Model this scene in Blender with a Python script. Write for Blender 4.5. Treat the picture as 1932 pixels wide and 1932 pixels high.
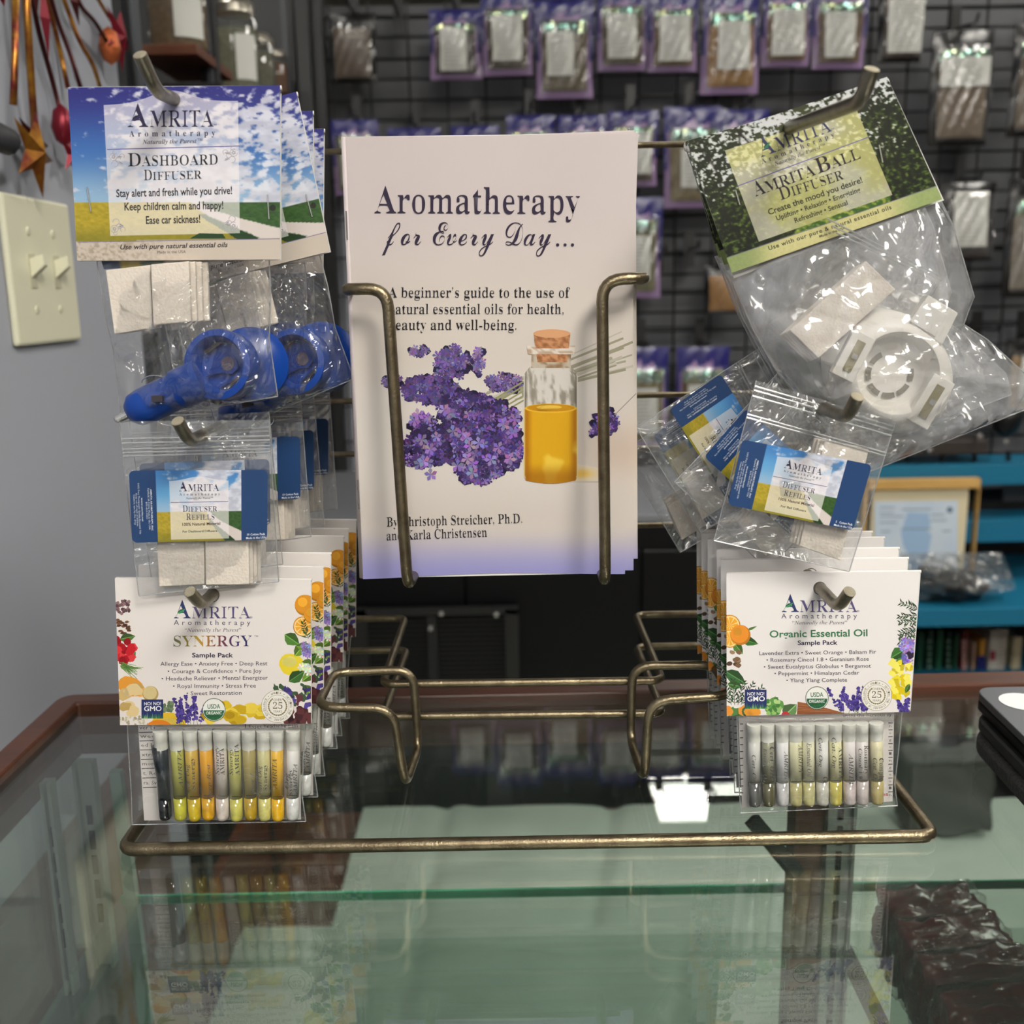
import bpy, bmesh, math, random
import numpy as np
from mathutils import Vector, Matrix
random.seed(7); RNG = np.random.default_rng(7)
SC = bpy.context.scene; COL = SC.collection
for _o in list(bpy.data.objects): bpy.data.objects.remove(_o)

# ------------------------------------------------------------ camera, exposure, world, room lights
FPX = 1937.0; PITCH = math.radians(12.1); ROLL = math.radians(1.0)
CAM = np.array([0.0, 0.0, 0.25])
_F = np.array([0, math.cos(PITCH), -math.sin(PITCH)])
_R0 = np.array([1.0, 0, 0]); _U0 = np.array([0, math.sin(PITCH), math.cos(PITCH)])
_R = math.cos(ROLL)*_R0 - math.sin(ROLL)*_U0
_U = math.sin(ROLL)*_R0 + math.cos(ROLL)*_U0
cd = bpy.data.cameras.new('camera'); cam = bpy.data.objects.new('camera', cd); COL.objects.link(cam)
cam.matrix_world = Matrix(((_R[0], _U[0], -_F[0], CAM[0]), (_R[1], _U[1], -_F[1], CAM[1]), (_R[2], _U[2], -_F[2], CAM[2]), (0, 0, 0, 1)))
cd.sensor_width = 36; cd.sensor_fit = 'HORIZONTAL'; cd.lens = FPX/1932*36
cd.clip_start = 0.01; cd.clip_end = 50
cd.dof.use_dof = True; cd.dof.focus_distance = 0.462; cd.dof.aperture_fstop = 11.0
SC.camera = cam
SC.view_settings.view_transform = 'Standard'; SC.view_settings.look = 'None'
SC.view_settings.gamma = 1.0; SC.view_settings.use_curve_mapping = False
SC.view_settings.exposure = 0.12
SC.cycles.transparent_max_bounces = 64; SC.cycles.max_bounces = 12
SC.cycles.glossy_bounces = 5; SC.cycles.transmission_bounces = 6; SC.cycles.diffuse_bounces = 4
SC.cycles.caustics_reflective = False; SC.cycles.caustics_refractive = False
SC.cycles.sample_clamp_indirect = 6.0; SC.cycles.sample_clamp_direct = 12.0
w = bpy.data.worlds.new('world'); SC.world = w; w.use_nodes = True
w.node_tree.nodes['Background'].inputs[0].default_value = (0.75, 0.8, 0.85, 1)
w.node_tree.nodes['Background'].inputs[1].default_value = 0.15
# ceiling light panels: (x, y, width, depth, strength)
PANELS = [(0.79, 3.5, 0.56, 0.34, 12), (0.60, 2.06, 0.16, 0.6, 14), (-0.75, -0.75, 0.6, 0.6, 34), (0.75, -0.75, 0.6, 0.6, 42),
          (-0.9, 1.35, 0.5, 0.5, 10), (1.75, 1.1, 0.6, 0.6, 22), (-1.6, 3.5, 0.6, 0.6, 12), (2.3, 3.5, 0.6, 0.6, 14), (0.0, -2.2, 1.2, 0.6, 24)]
CEIL = 1.6; FLOOR = -1.0

# ------------------------------------------------------------ unprojection of photograph pixels on real planes
def ray(px, py):
    px = np.asarray(px, float); py = np.asarray(py, float)
    return _F + ((px-966)/FPX)[..., None]*_R + ((966-py)/FPX)[..., None]*_U
def at(px, py, Y):
    d = ray(px, py); t = (Y-CAM[1])/d[..., 1]
    return CAM + d*t[..., None]
def atz(px, py, z):
    d = ray(px, py); t = (z-CAM[2])/d[..., 2]
    return CAM + d*t[..., None]
def onplane(px, py, P, N):
    d = ray(px, py); t = np.dot(np.asarray(P)-CAM, N)/(d@N)
    return CAM + d*t[..., None]
def atx(px, py, x):
    d = ray(px, py); t = (x-CAM[0])/d[..., 0]
    return CAM + d*t[..., None]
V = lambda p: Vector([float(a) for a in p])

# ------------------------------------------------------------ materials
def lin(c):
    c = np.asarray(c, float)/255.0
    return np.where(c <= 0.04045, c/12.92, ((c+0.055)/1.055)**2.4)
def L(*c): return tuple(float(a) for a in lin(c)) + (1.0,)
MATS = {}
def mat(name, col=(200, 200, 200), rough=0.5, metal=0.0, spec=0.5, noise=None, bump=None, emit=None, coat=0.0, alpha=None):
    if name in MATS: return MATS[name]
    m = bpy.data.materials.new(name); m.use_nodes = True; nt = m.node_tree; b = nt.nodes['Principled BSDF']
    b.inputs['Base Color'].default_value = L(*col); b.inputs['Roughness'].default_value = rough
    b.inputs['Metallic'].default_value = metal; b.inputs['Specular IOR Level'].default_value = spec
    b.inputs['Coat Weight'].default_value = coat; b.inputs['Coat Roughness'].default_value = 0.15
    tc = nt.nodes.new('ShaderNodeTexCoord')
    if noise:
        sc, c2, amt = noise[:3]; st = noise[3] if len(noise) > 3 else (1, 1, 1)
        mp = nt.nodes.new('ShaderNodeMapping'); mp.inputs['Scale'].default_value = st
        nt.links.new(tc.outputs['Object'], mp.inputs['Vector'])
        n = nt.nodes.new('ShaderNodeTexNoise'); n.inputs['Scale'].default_value = sc; n.inputs['Detail'].default_value = 5
        n.inputs['Roughness'].default_value = 0.6
        nt.links.new(mp.outputs[0], n.inputs['Vector'])
        rp = nt.nodes.new('ShaderNodeMapRange'); rp.inputs[1].default_value = 0.5-amt; rp.inputs[2].default_value = 0.5+amt
        nt.links.new(n.outputs[0], rp.inputs[0])
        mx = nt.nodes.new('ShaderNodeMix'); mx.data_type = 'RGBA'; mx.inputs[6].default_value = L(*col); mx.inputs[7].default_value = L(*c2)
        nt.links.new(rp.outputs[0], mx.inputs[0]); nt.links.new(mx.outputs[2], b.inputs['Base Color'])
    if bump:
        n2 = nt.nodes.new('ShaderNodeTexNoise'); n2.inputs['Scale'].default_value = bump[0]; n2.inputs['Detail'].default_value = 4
        nt.links.new(tc.outputs['Object'], n2.inputs['Vector'])
        bp = nt.nodes.new('ShaderNodeBump'); bp.inputs['Strength'].default_value = bump[1]; bp.inputs['Distance'].default_value = 0.001
        nt.links.new(n2.outputs[0], bp.inputs['Height']); nt.links.new(bp.outputs[0], b.inputs['Normal'])
    if emit:
        b.inputs['Emission Color'].default_value = L(*emit[0]); b.inputs['Emission Strength'].default_value = emit[1]
    MATS[name] = m; return m
def printmat(name='print', rough=0.38, spec=0.4, trans=0.0):
    if name in MATS: return MATS[name]
    m = bpy.data.materials.new(name); m.use_nodes = True; nt = m.node_tree; b = nt.nodes['Principled BSDF']
    a = nt.nodes.new('ShaderNodeVertexColor'); a.layer_name = 'Col'
    nt.links.new(a.outputs['Color'], b.inputs['Base Color'])
    b.inputs['Roughness'].default_value = rough; b.inputs['Specular IOR Level'].default_value = spec
    if trans:
        b.inputs['Alpha'].default_value = 1-trans
    MATS[name] = m; return m
def film(name, tint=(250, 250, 250), haze=0.06, hazecol=(225, 228, 232), rough=0.06, f0=0.05, gain=1.0, bump=None, emitno=None):
    """thin clear sheet: transparent + haze + facing-dependent gloss (same from both sides)"""
    if name in MATS: return MATS[name]
    m = bpy.data.materials.new(name); m.use_nodes = True; nt = m.node_tree; nt.nodes.clear()
    out = nt.nodes.new('ShaderNodeOutputMaterial')
    tr = nt.nodes.new('ShaderNodeBsdfTransparent'); tr.inputs[0].default_value = L(*tint)
    df = nt.nodes.new('ShaderNodeBsdfDiffuse'); df.inputs[0].default_value = L(*hazecol)
    gl = nt.nodes.new('ShaderNodeBsdfGlossy'); gl.inputs['Roughness'].default_value = rough; gl.inputs[0].default_value = (1, 1, 1, 1)
    g = nt.nodes.new('ShaderNodeNewGeometry'); dt = nt.nodes.new('ShaderNodeVectorMath'); dt.operation = 'DOT_PRODUCT'
    if bump:
        tc = nt.nodes.new('ShaderNodeTexCoord'); n2 = nt.nodes.new('ShaderNodeTexNoise'); n2.inputs['Scale'].default_value = bump[0]
        n2.inputs['Detail'].default_value = 3; n2.inputs['Distortion'].default_value = 1.5
        nt.links.new(tc.outputs['Object'], n2.inputs['Vector'])
        bp = nt.nodes.new('ShaderNodeBump'); bp.inputs['Strength'].default_value = bump[1]; bp.inputs['Distance'].default_value = 0.002 if len(bump) < 3 else bump[2]
        if len(bump) > 2:
            sb = nt.nodes.new('ShaderNodeMath'); sb.operation = 'SUBTRACT'; sb.inputs[1].default_value = 0.5; nt.links.new(n2.outputs[0], sb.inputs[0])
            aa = nt.nodes.new('ShaderNodeMath'); aa.operation = 'ABSOLUTE'; nt.links.new(sb.outputs[0], aa.inputs[0]); nt.links.new(aa.outputs[0], bp.inputs['Height'])
            n2.inputs['Distortion'].default_value = 2.5; n2.inputs['Detail'].default_value = 2
        else: nt.links.new(n2.outputs[0], bp.inputs['Height'])
        nt.links.new(bp.outputs[0], gl.inputs['Normal']); nt.links.new(bp.outputs[0], dt.inputs[0])
    else: nt.links.new(g.outputs['Normal'], dt.inputs[0])
    nt.links.new(g.outputs['Incoming'], dt.inputs[1])
    ab = nt.nodes.new('ShaderNodeMath'); ab.operation = 'ABSOLUTE'; nt.links.new(dt.outputs['Value'], ab.inputs[0])
    su = nt.nodes.new('ShaderNodeMath'); su.operation = 'SUBTRACT'; su.inputs[0].default_value = 1.0; su.use_clamp = True; nt.links.new(ab.outputs[0], su.inputs[1])
    pw = nt.nodes.new('ShaderNodeMath'); pw.operation = 'POWER'; pw.inputs[1].default_value = 5.0 if gain == 1.0 else 4.0; nt.links.new(su.outputs[0], pw.inputs[0])
    ml = nt.nodes.new('ShaderNodeMath'); ml.operation = 'MULTIPLY_ADD'; ml.use_clamp = True
    ml.inputs[1].default_value = (1-f0)*min(gain, 1.0); ml.inputs[2].default_value = f0; nt.links.new(pw.outputs[0], ml.inputs[0])
    m1 = nt.nodes.new('ShaderNodeMixShader'); m1.inputs[0].default_value = haze
    nt.links.new(tr.outputs[0], m1.inputs[1]); nt.links.new(df.outputs[0], m1.inputs[2])
    m2 = nt.nodes.new('ShaderNodeMixShader'); nt.links.new(ml.outputs[0], m2.inputs[0])
    nt.links.new(m1.outputs[0], m2.inputs[1]); nt.links.new(gl.outputs[0], m2.inputs[2])
    nt.links.new(m2.outputs[0], out.inputs[0]); MATS[name] = m; return m
WIRE = mat('antique brass wire', (150, 138, 112), 0.34, 0.95, noise=(90, (92, 80, 62), 0.25), bump=(900, 0.25))
HOOK = mat('dull steel hook wire', (150, 143, 128), 0.36, 0.95, noise=(120, (104, 98, 84), 0.3), bump=(900, 0.2))
PRINT = printmat(); PRINTM = printmat('matt print', 0.6, 0.25)
LABELM = printmat('label print', 0.3, 0.5)
CARD = mat('white card', (226, 222, 218), 0.5)
BAG = film('crinkled clear plastic', (252, 252, 252), 0.03, (225, 228, 232), 0.07, 0.085, 1.0, bump=(17, 1.0, .018))
BAGW = film('cloudy clear plastic', (248, 248, 248), 0.15, (230, 232, 236), 0.10, 0.12, 1.0, bump=(8, 1.0, .026))
ZIP = film('clear zip bag plastic', (250, 250, 250), 0.06, (220, 224, 228), 0.12, 0.09, 1.0, bump=(30, 0.8, .006))
SLEEVE = film('smooth clear sleeve plastic', (252, 252, 252), 0.02, (225, 228, 230), 0.08, 0.045, 1.0, bump=(35, 0.5))
SEAM = film('plastic seam', (235, 235, 235), 0.30, (225, 228, 230), 0.15, 0.25)
STAPLE = mat('staple steel', (215, 215, 215), 0.25, 0.9)
PAD = mat('pressed cotton pad', (232, 224, 212), 0.9, noise=(400, (222, 210, 196), 0.3), bump=(900, 0.4))

# ------------------------------------------------------------ object helpers
def link(o, parent=None):
    COL.objects.link(o)
    if parent is not None: o.parent = parent
    return o
def root(name, label, cat, loc, group=None):
    o = bpy.data.objects.new(name, None); o.empty_display_size = 0.01; o.location = [float(a) for a in loc]
    o['label'] = label; o['category'] = cat
    if group: o['group'] = group
    return link(o)
def tag(o, label=None, cat=None, group=None, kind=None):
    if label: o['label'] = label
    if cat: o['category'] = cat
    if group: o['group'] = group
    if kind: o['kind'] = kind
    return o
class MB:
    """collects geometry in world coordinates; build() makes one mesh object, local to its parent"""
    def __init__(s): s.v = []; s.f = []; s.m = []; s.mi = 0
    def add(s, vs, fs):
        k = len(s.v); s.v += [tuple(float(a) for a in p) for p in vs]
        for f in fs: s.f.append([i+k for i in f]); s.m.append(s.mi)
        return s
    def box(s, lo, hi, rz=0, bev=0):
        c = [(a+b)/2 for a, b in zip(lo, hi)]
        pts = [(x, y, z) for x in (lo[0], hi[0]) for y in (lo[1], hi[1]) for z in (lo[2], hi[2])]
        if rz:
            ca, sa = math.cos(rz), math.sin(rz)
            pts = [(c[0]+(x-c[0])*ca-(y-c[1])*sa, c[1]+(x-c[0])*sa+(y-c[1])*ca, z) for x, y, z in pts]
        return s.add(pts, [(0, 1, 3, 2), (4, 6, 7, 5), (0, 4, 5, 1), (2, 3, 7, 6), (0, 2, 6, 4), (1, 5, 7, 3)])
    def hexa(s, p8):  # bottom 4 then top 4
        return s.add(p8, [(3, 2, 1, 0), (4, 5, 6, 7), (0, 1, 5, 4), (1, 2, 6, 5), (2, 3, 7, 6), (3, 0, 4, 7)])
    def slab(s, quad, nvec):
        """quad of 4 world points extruded by nvec"""
        q = [np.asarray(p, float) for p in quad]; n = np.asarray(nvec, float)
        return s.hexa([*q, *[p+n for p in q]])
    def tube(s, pts, r, n=10, fillet=0.0, cap=True, closed=False, seg=5):
        P = [np.asarray(p, float) for p in pts]
        if fillet: P = fillet_path(P, fillet, closed, seg)
        P = [p for i, p in enumerate(P) if i == 0 or np.linalg.norm(p-P[i-1]) > 1e-6]
        N = len(P); T = []
        for i in range(N):
            if closed: a, b = P[(i-1) % N], P[(i+1) % N]
            else: a, b = P[max(i-1, 0)], P[min(i+1, N-1)]
            t = b-a; T.append(t/(np.linalg.norm(t)+1e-12))
        up = np.array([0, 0, 1.0]) if abs(T[0][2]) < 0.9 else np.array([1.0, 0, 0])
        u = np.cross(T[0], up); u /= np.linalg.norm(u); vs = []
        rr = r if hasattr(r, '__len__') else [r]*N
        for i in range(N):
            u = u - T[i]*np.dot(u, T[i]); u /= (np.linalg.norm(u)+1e-12); v = np.cross(T[i], u)
            for k in range(n):
                a = 2*math.pi*k/n; vs.append(P[i]+rr[min(i, len(rr)-1)]*(math.cos(a)*u+math.sin(a)*v))
        fs = []
        for i in range(N if closed else N-1):
            j = (i+1) % N
            for k in range(n): fs.append((i*n+k, i*n+(k+1) % n, j*n+(k+1) % n, j*n+k))
        if cap and not closed:
            fs.append(tuple(range(n-1, -1, -1))); fs.append(tuple((N-1)*n+k for k in range(n)))
        return s.add(vs, fs)
    def lathe(s, c, prof, n=20, axis=(0, 0, 1)):
        """profile [(r, h)...] round axis through c"""
        a = V(axis).normalized(); q = Vector((0, 0, 1)).rotation_difference(a); vs = []
        for r, h in prof:
            for k in range(n):
                t = 2*math.pi*k/n; p = q @ Vector((r*math.cos(t), r*math.sin(t), h)); vs.append((c[0]+p.x, c[1]+p.y, c[2]+p.z))
        fs = []
        for i in range(len(prof)-1):
            for k in range(n): fs.append((i*n+k, i*n+(k+1) % n, (i+1)*n+(k+1) % n, (i+1)*n+k))
        if prof[0][0] > 1e-6: fs.append(tuple(range(n-1, -1, -1)))
        if prof[-1][0] > 1e-6: fs.append(tuple((len(prof)-1)*n+k for k in range(n)))
        return s.add(vs, fs)
    def build(s, name, mats, parent=None, smooth=False, bevel=0, rotloc=None):
        me = bpy.data.meshes.new(name); o = bpy.data.objects.new(name, me)
        off = np.array(world_loc(parent)) if parent is not None else np.array(rotloc if rotloc is not None else (0, 0, 0), float)
        me.from_pydata([tuple(np.asarray(v)-off) for v in s.v], [], s.f)
        if parent is None and rotloc is not None: o.location = [float(a) for a in rotloc]
        for m in (mats if isinstance(mats, (list, tuple)) else [mats]): me.materials.append(m)
        if s.m: me.polygons.foreach_set('material_index', s.m)
        if smooth: me.polygons.foreach_set('use_smooth', [True]*len(me.polygons))
        if smooth == 'auto':
            bm = bmesh.new(); bm.from_mesh(me)
            for e in bm.edges:
                if len(e.link_faces) == 2 and e.calc_face_angle(0) > 0.7: e.smooth = False
            bm.to_mesh(me); bm.free()
        if bevel:
            bm = bmesh.new(); bm.from_mesh(me)
            bmesh.ops.bevel(bm, geom=bm.edges[:], offset=bevel, segments=2, affect='EDGES', profile=0.5)
            bm.to_mesh(me); bm.free()
        me.update(); return link(o, parent)
def world_loc(o):
    l = Vector((0, 0, 0))
    while o is not None: l += o.location; o = o.parent
    return tuple(l)
def fillet_path(P, r, closed=False, seg=5):
    out = []; N = len(P)
    for i in range(N):
        if not closed and i in (0, N-1): out.append(P[i]); continue
        a, b, c = P[(i-1) % N], P[i], P[(i+1) % N]
        d1 = a-b; d2 = c-b; l1 = np.linalg.norm(d1); l2 = np.linalg.norm(d2); rr = min(r, l1*0.48, l2*0.48)
        p1 = b+d1/l1*rr; p2 = b+d2/l2*rr
        for k in range(seg+1):
            t = k/seg; out.append((1-t)**2*p1+2*t*(1-t)*b+t*t*p2)
    return out
def dup(r, delta=(0, 0, 0), roty=0.0, label=None, group=None, rotz=0.0, rotx=0.0):
    """copy of a thing and all its parts; turned about its own origin"""
    c = r.copy(); COL.objects.link(c); c.location = V(r.location)+V(delta); c.rotation_euler = (rotx, roty, rotz)
    if label: c['label'] = label
    if group: c['group'] = group
    def rec(a, b):
        for ch in [o for o in list(bpy.data.objects) if o.parent == a]:
            n = ch.copy(); COL.objects.link(n); n.parent = b; rec(ch, n)
    rec(r, c); return c

# ------------------------------------------------------------ noise
def vnoise(x, y, seed=0):
    xi = np.floor(x).astype(int); yi = np.floor(y).astype(int); xf = x-xi; yf = y-yi
    def h(a, b):
        n = (a*374761393+b*668265263+seed*1442695041) & 0x7fffffff
        n = (n ^ (n >> 13))*1274126177 & 0x7fffffff
        return ((n ^ (n >> 16)) & 0xffff)/65535.0
    sx = xf*xf*(3-2*xf); sy = yf*yf*(3-2*yf)
    return (h(xi, yi)*(1-sx)+h(xi+1, yi)*sx)*(1-sy)+(h(xi, yi+1)*(1-sx)+h(xi+1, yi+1)*sx)*sy
def fbm(x, y, o=4, seed=0):
    s = 0; a = 0.5; t = 0
    for k in range(o): s = s+a*vnoise(x*2**k+k*17.3, y*2**k+k*9.1, seed+k); t += a; a *= 0.5
    return s/t
def mixc(a, b, t): t = np.asarray(t)[..., None]; return np.asarray(a, float)*(1-t)+np.asarray(b, float)*t
def smst(a, b, x): t = np.clip((x-a)/(b-a), 0, 1); return t*t*(3-2*t)

# ------------------------------------------------------------ lettering: text turned into flat outlines
def _mathmap(s, up, lo, dg=0x1D7CE):
    o = ''
    for c in s:
        if 'A' <= c <= 'Z': o += chr(up+ord(c)-65)
        elif 'a' <= c <= 'z': o += 'ℎ' if lo+ord(c)-97 == 0x1D455 else chr(lo+ord(c)-97)
        elif '0' <= c <= '9' and dg: o += chr(dg+ord(c)-48)
        else: o += c
    return o
STY = {'sans': (None, 0, 0, 0, 0), 'sansb': (None, 0, 0.018, 0, 0), 'sansbi': (None, 0, 0.018, 0.25, 0),
       'serifb': ((0x1D400, 0x1D41A), 0, 0, 0, 0), 'serif': ((0x1D400, 0x1D41A), 0.026, 0, 0, 0), 'serift': ((0x1D400, 0x1D41A), 0.036, 0, 0, 0),
       'italic': ((0x1D434, 0x1D44E), 0, 0, 0, 0), 'bi': ((0x1D468, 0x1D482), 0, 0, 0, 0), 'script': ((0x1D4D0, 0x1D4EA), 0.014, 0, 0, 0)}
_tc = {}
def glyphs(s, style, space=1.0, res=3):
    key = (s, style, space, res)
    if key in _tc: return _tc[key]
    mp, thin, off, shear, _ = STY[style]
    c = bpy.data.curves.new('t', 'FONT'); c.body = _mathmap(s, *mp, dg=0x1D7CE if style != 'italic' else 0) if mp else s
    c.size = 1; c.offset = off; c.shear = shear; c.space_character = space; c.resolution_u = res; c.dimensions = '2D'; c.fill_mode = 'FRONT'
    o = bpy.data.objects.new('t', c); COL.objects.link(o)
    dg = bpy.context.evaluated_depsgraph_get()
    me = bpy.data.meshes.new_from_object(o.evaluated_get(dg))
    v = np.array([(p.co.x, p.co.y) for p in me.vertices]).reshape(-1, 2); f = [list(p.vertices) for p in me.polygons]
    bpy.data.objects.remove(o); bpy.data.curves.remove(c)
    if thin and len(v):
        cnt = {}; own = {}
        for fc in f:
            for i in range(len(fc)):
                a, b = fc[i], fc[(i+1) % len(fc)]; k = (min(a, b), max(a, b)); cnt[k] = cnt.get(k, 0)+1; own[k] = (a, b, fc)
        nrm = np.zeros_like(v)
        for k, n in cnt.items():
            if n != 1: continue
            a, b, fc = own[k]; d = v[b]-v[a]; nn = np.array([d[1], -d[0]]); l = np.linalg.norm(nn)
            if l < 1e-9: continue
            nn /= l; cen = np.mean([v[i] for i in fc if i not in (a, b)], axis=0) if len(fc) > 2 else v[a]
            if np.dot(cen-v[a], nn) > 0: nn = -nn
            nrm[a] += nn; nrm[b] += nn
        ln = np.linalg.norm(nrm, axis=1); ok = ln > 1e-6; nrm[ok] /= ln[ok][:, None]
        v[:, 0] -= np.sign(nrm[:, 0])*np.abs(nrm[:, 0])**2.5*thin
    bpy.data.meshes.remove(me); _tc[key] = (v, f); return v, f
CAPH = {}
def caph(style):
    if style not in CAPH: v, _ = glyphs('H', style); CAPH[style] = v[:, 1].max()-v[:, 1].min()
    return CAPH[style]

# ------------------------------------------------------------ flat print in photograph pixels on a real plane
def clip_poly(P, C):
    out = list(P); n = len(C)
    ar = sum(C[i][0]*C[(i+1) % n][1]-C[(i+1) % n][0]*C[i][1] for i in range(n)); sg = 1 if ar > 0 else -1
    for i in range(n):
        a, b = C[i], C[(i+1) % n]; inp, out = out, []
        if not inp: return []
        def side(p): return sg*((b[0]-a[0])*(p[1]-a[1])-(b[1]-a[1])*(p[0]-a[0]))
        for j in range(len(inp)):
            p, q = inp[j], inp[(j+1) % len(inp)]; sp, sq = side(p), side(q)
            if sp >= 0: out.append(p)
            if (sp >= 0) != (sq >= 0):
                t = sp/(sp-sq); out.append((p[0]+(q[0]-p[0])*t, p[1]+(q[1]-p[1])*t))
    return out
class Art:
    def __init__(s, P, N, tf=None, clip=None, bend=None):
        s.P = np.asarray(P, float); N = np.asarray(N, float); N = N/np.linalg.norm(N)
        if N[1] > 0: N = -N
        s.N = N; s.v = []; s.f = []; s.c = []; s.tf = tf; s.clip = clip; s.bend = bend; s.lay = 1.0
    def poly(s, pts, col, lay=None, noclip=False):
        if s.clip and not noclip: pts = clip_poly([(float(p[0]), float(p[1])) for p in pts], s.clip)
        if len(pts) < 3: return
        k = len(s.v); l = s.lay if lay is None else lay
        s.v += [(p[0], p[1], l) for p in pts]; s.f.append(list(range(k, k+len(pts)))); s.c.append([lin(col)]*len(pts))
        s.lay += 0.001
    def grid(s, nx, ny, pos, colf, lay=None, hole=None):
        l = s.lay if lay is None else lay
        u, v = np.meshgrid(np.linspace(0, 1, nx+1), np.linspace(0, 1, ny+1)); X, Y = pos(u, v); X = X+0*u; Y = Y+0*u
        if hole:
            cell = max(np.hypot(X[0, 1]-X[0, 0], Y[0, 1]-Y[0, 0]), np.hypot(X[1, 0]-X[0, 0], Y[1, 0]-Y[0, 0]))
            hx, hy, hr = hole; D = np.hypot(X-hx, Y-hy)+1e-9; near = (np.abs(D-hr) < cell*0.8)
            X = np.where(near, hx+(X-hx)/D*hr, X); Y = np.where(near, hy+(Y-hy)/D*hr, Y)
        C = lin(np.clip(colf(X, Y), 0, 255)).reshape(-1, 3); k = len(s.v)
        s.v += [(a, b, l) for a, b in zip(X.ravel(), Y.ravel())]
        for j in range(ny):
            for i in range(nx):
                q = [j*(nx+1)+i, j*(nx+1)+i+1, (j+1)*(nx+1)+i+1, (j+1)*(nx+1)+i]
                if hole and abs(X[j, i]-hx) < hr*2.5 and abs(Y[j, i]-hy) < hr*2.5:
                    if math.hypot(sum(X.flat[a] for a in q)/4-hx, sum(Y.flat[a] for a in q)/4-hy) < hr: continue
                s.f.append([k+a for a in q]); s.c.append([C[a] for a in q])
        s.lay += 0.15
    def quadpos(s, TL, TR, BR, BL):
        TL, TR, BR, BL = [np.array(p, float) for p in (TL, TR, BR, BL)]
        def f(u, v):
            r = [(TL[i]*(1-u)+TR[i]*u)*(1-v)+(BL[i]*(1-u)+BR[i]*u)*v for i in (0, 1)]
            return r[0], r[1]
        return f
    def text(s, t, style, x0, y0, x1, y1, ch, col, space=1.0, lay=None, res=3):
        """baseline from (x0,y0) to (x1,y1) px, capital height ch px"""
        v, f = glyphs(t, style, space, res)
        if not len(v): return
        mn, mx = v[:, 0].min(), v[:, 0].max(); e = np.array([x1-x0, y1-y0], float); ln = np.hypot(*e); e /= ln
        up = np.array([e[1], -e[0]]); sx = ln/(mx-mn); sy = ch/caph(style)
        X = x0+(v[:, 0]-mn)*sx*e[0]+v[:, 1]*sy*up[0]; Y = y0+(v[:, 0]-mn)*sx*e[1]+v[:, 1]*sy*up[1]
        k = len(s.v); l = s.lay if lay is None else lay
        cc = (lambda x: lin(col)) if not callable(col) else (lambda x: lin(col((x-x0)/(x1-x0))))
        s.v += [(a, b, l) for a, b in zip(X, Y)]
        for fc in f: s.f.append([k+i for i in fc]); s.c.append([cc(X[i]) for i in fc])
        s.lay += 0.02
    def line(s, x0, y0, x1, y1, wd, col):
        d = np.array([x1-x0, y1-y0], float); d /= np.hypot(*d); n = np.array([-d[1], d[0]])*wd/2
        s.poly([(x0+n[0], y0+n[1]), (x1+n[0], y1+n[1]), (x1-n[0], y1-n[1]), (x0-n[0], y0-n[1])], col)
    def disc(s, x, y, r, col, n=24, ry=None):
        ry = ry or r; s.poly([(x+r*math.cos(2*math.pi*k/n), y+ry*math.sin(2*math.pi*k/n)) for k in range(n)], col)
    def ring(s, x, y, r, wd, col, n=28, a0=0, a1=2*math.pi):
        for k in range(n):
            a, b = a0+(a1-a0)*k/n, a0+(a1-a0)*(k+1)/n; l = s.lay
            s.poly([(x+(r-wd/2)*math.cos(a), y+(r-wd/2)*math.sin(a)), (x+(r+wd/2)*math.cos(a), y+(r+wd/2)*math.sin(a)),
                    (x+(r+wd/2)*math.cos(b), y+(r+wd/2)*math.sin(b)), (x+(r-wd/2)*math.cos(b), y+(r-wd/2)*math.sin(b))], col, lay=l)
            s.lay = l
        s.lay += 0.01
    def blob(s, x, y, r, col, n=10, j=0.25, sq=1.0, ang=0):
        pts = []
        for k in range(n):
            a = 2*math.pi*k/n; q = r*(1+random.uniform(-j, j)); dx, dy = q*math.cos(a), q*sq*math.sin(a)
            pts.append((x+dx*math.cos(ang)-dy*math.sin(ang), y+dx*math.sin(ang)+dy*math.cos(ang)))
        s.poly(pts, col)
    def leaf(s, x, y, ln, wd, ang, col, rib=None):
        c, d = math.cos(ang), math.sin(ang); P = []
        pr = [(0, 0), (0.2, .7), (0.45, 1), (0.75, .6), (1, 0), (0.75, -.6), (0.45, -1), (0.2, -.7)]
        for a, b in pr: P.append((x+a*ln*c-b*wd/2*d, y+a*ln*d+b*wd/2*c))
        dark = tuple(q*0.72 for q in col)
        s.poly(P[:5], col); s.poly([P[0]]+P[4:], dark)
        s.line(x, y, x+ln*c*.95, y+ln*d*.95, max(0.6, wd*0.06), rib or tuple(min(255, q*1.35+15) for q in col))
    def build(s, name, mats, parent, thick=4e-5):
        a = np.array(s.v, float); X, Y, Lh = a[:, 0], a[:, 1], a[:, 2]
        if s.tf: X, Y = s.tf(X, Y)
        W = onplane(X, Y, s.P, s.N)+s.N*(Lh*thick)[:, None]
        if s.bend is not None: W = W+s.N*np.asarray(s.bend(X, Y))[:, None]
        W = W-np.array(world_loc(parent))
        me = bpy.data.meshes.new(name); me.from_pydata(W.tolist(), [], s.f)
        ca = me.color_attributes.new('Col', 'FLOAT_COLOR', 'CORNER')
        flat = np.ones((len(me.loops), 4), np.float32); flat[:, :3] = np.array([c for fc in s.c for c in fc])
        ca.data.foreach_set('color', flat.ravel())
        me.materials.append(mats); me.polygons.foreach_set('use_smooth', [True]*len(me.polygons))
        # faces turned to the viewer
        if len(me.polygons) and me.polygons[0].normal.dot(V(s.N)) < 0: me.flip_normals()
        me.update(); o = bpy.data.objects.new(name, me); return link(o, parent)
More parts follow.
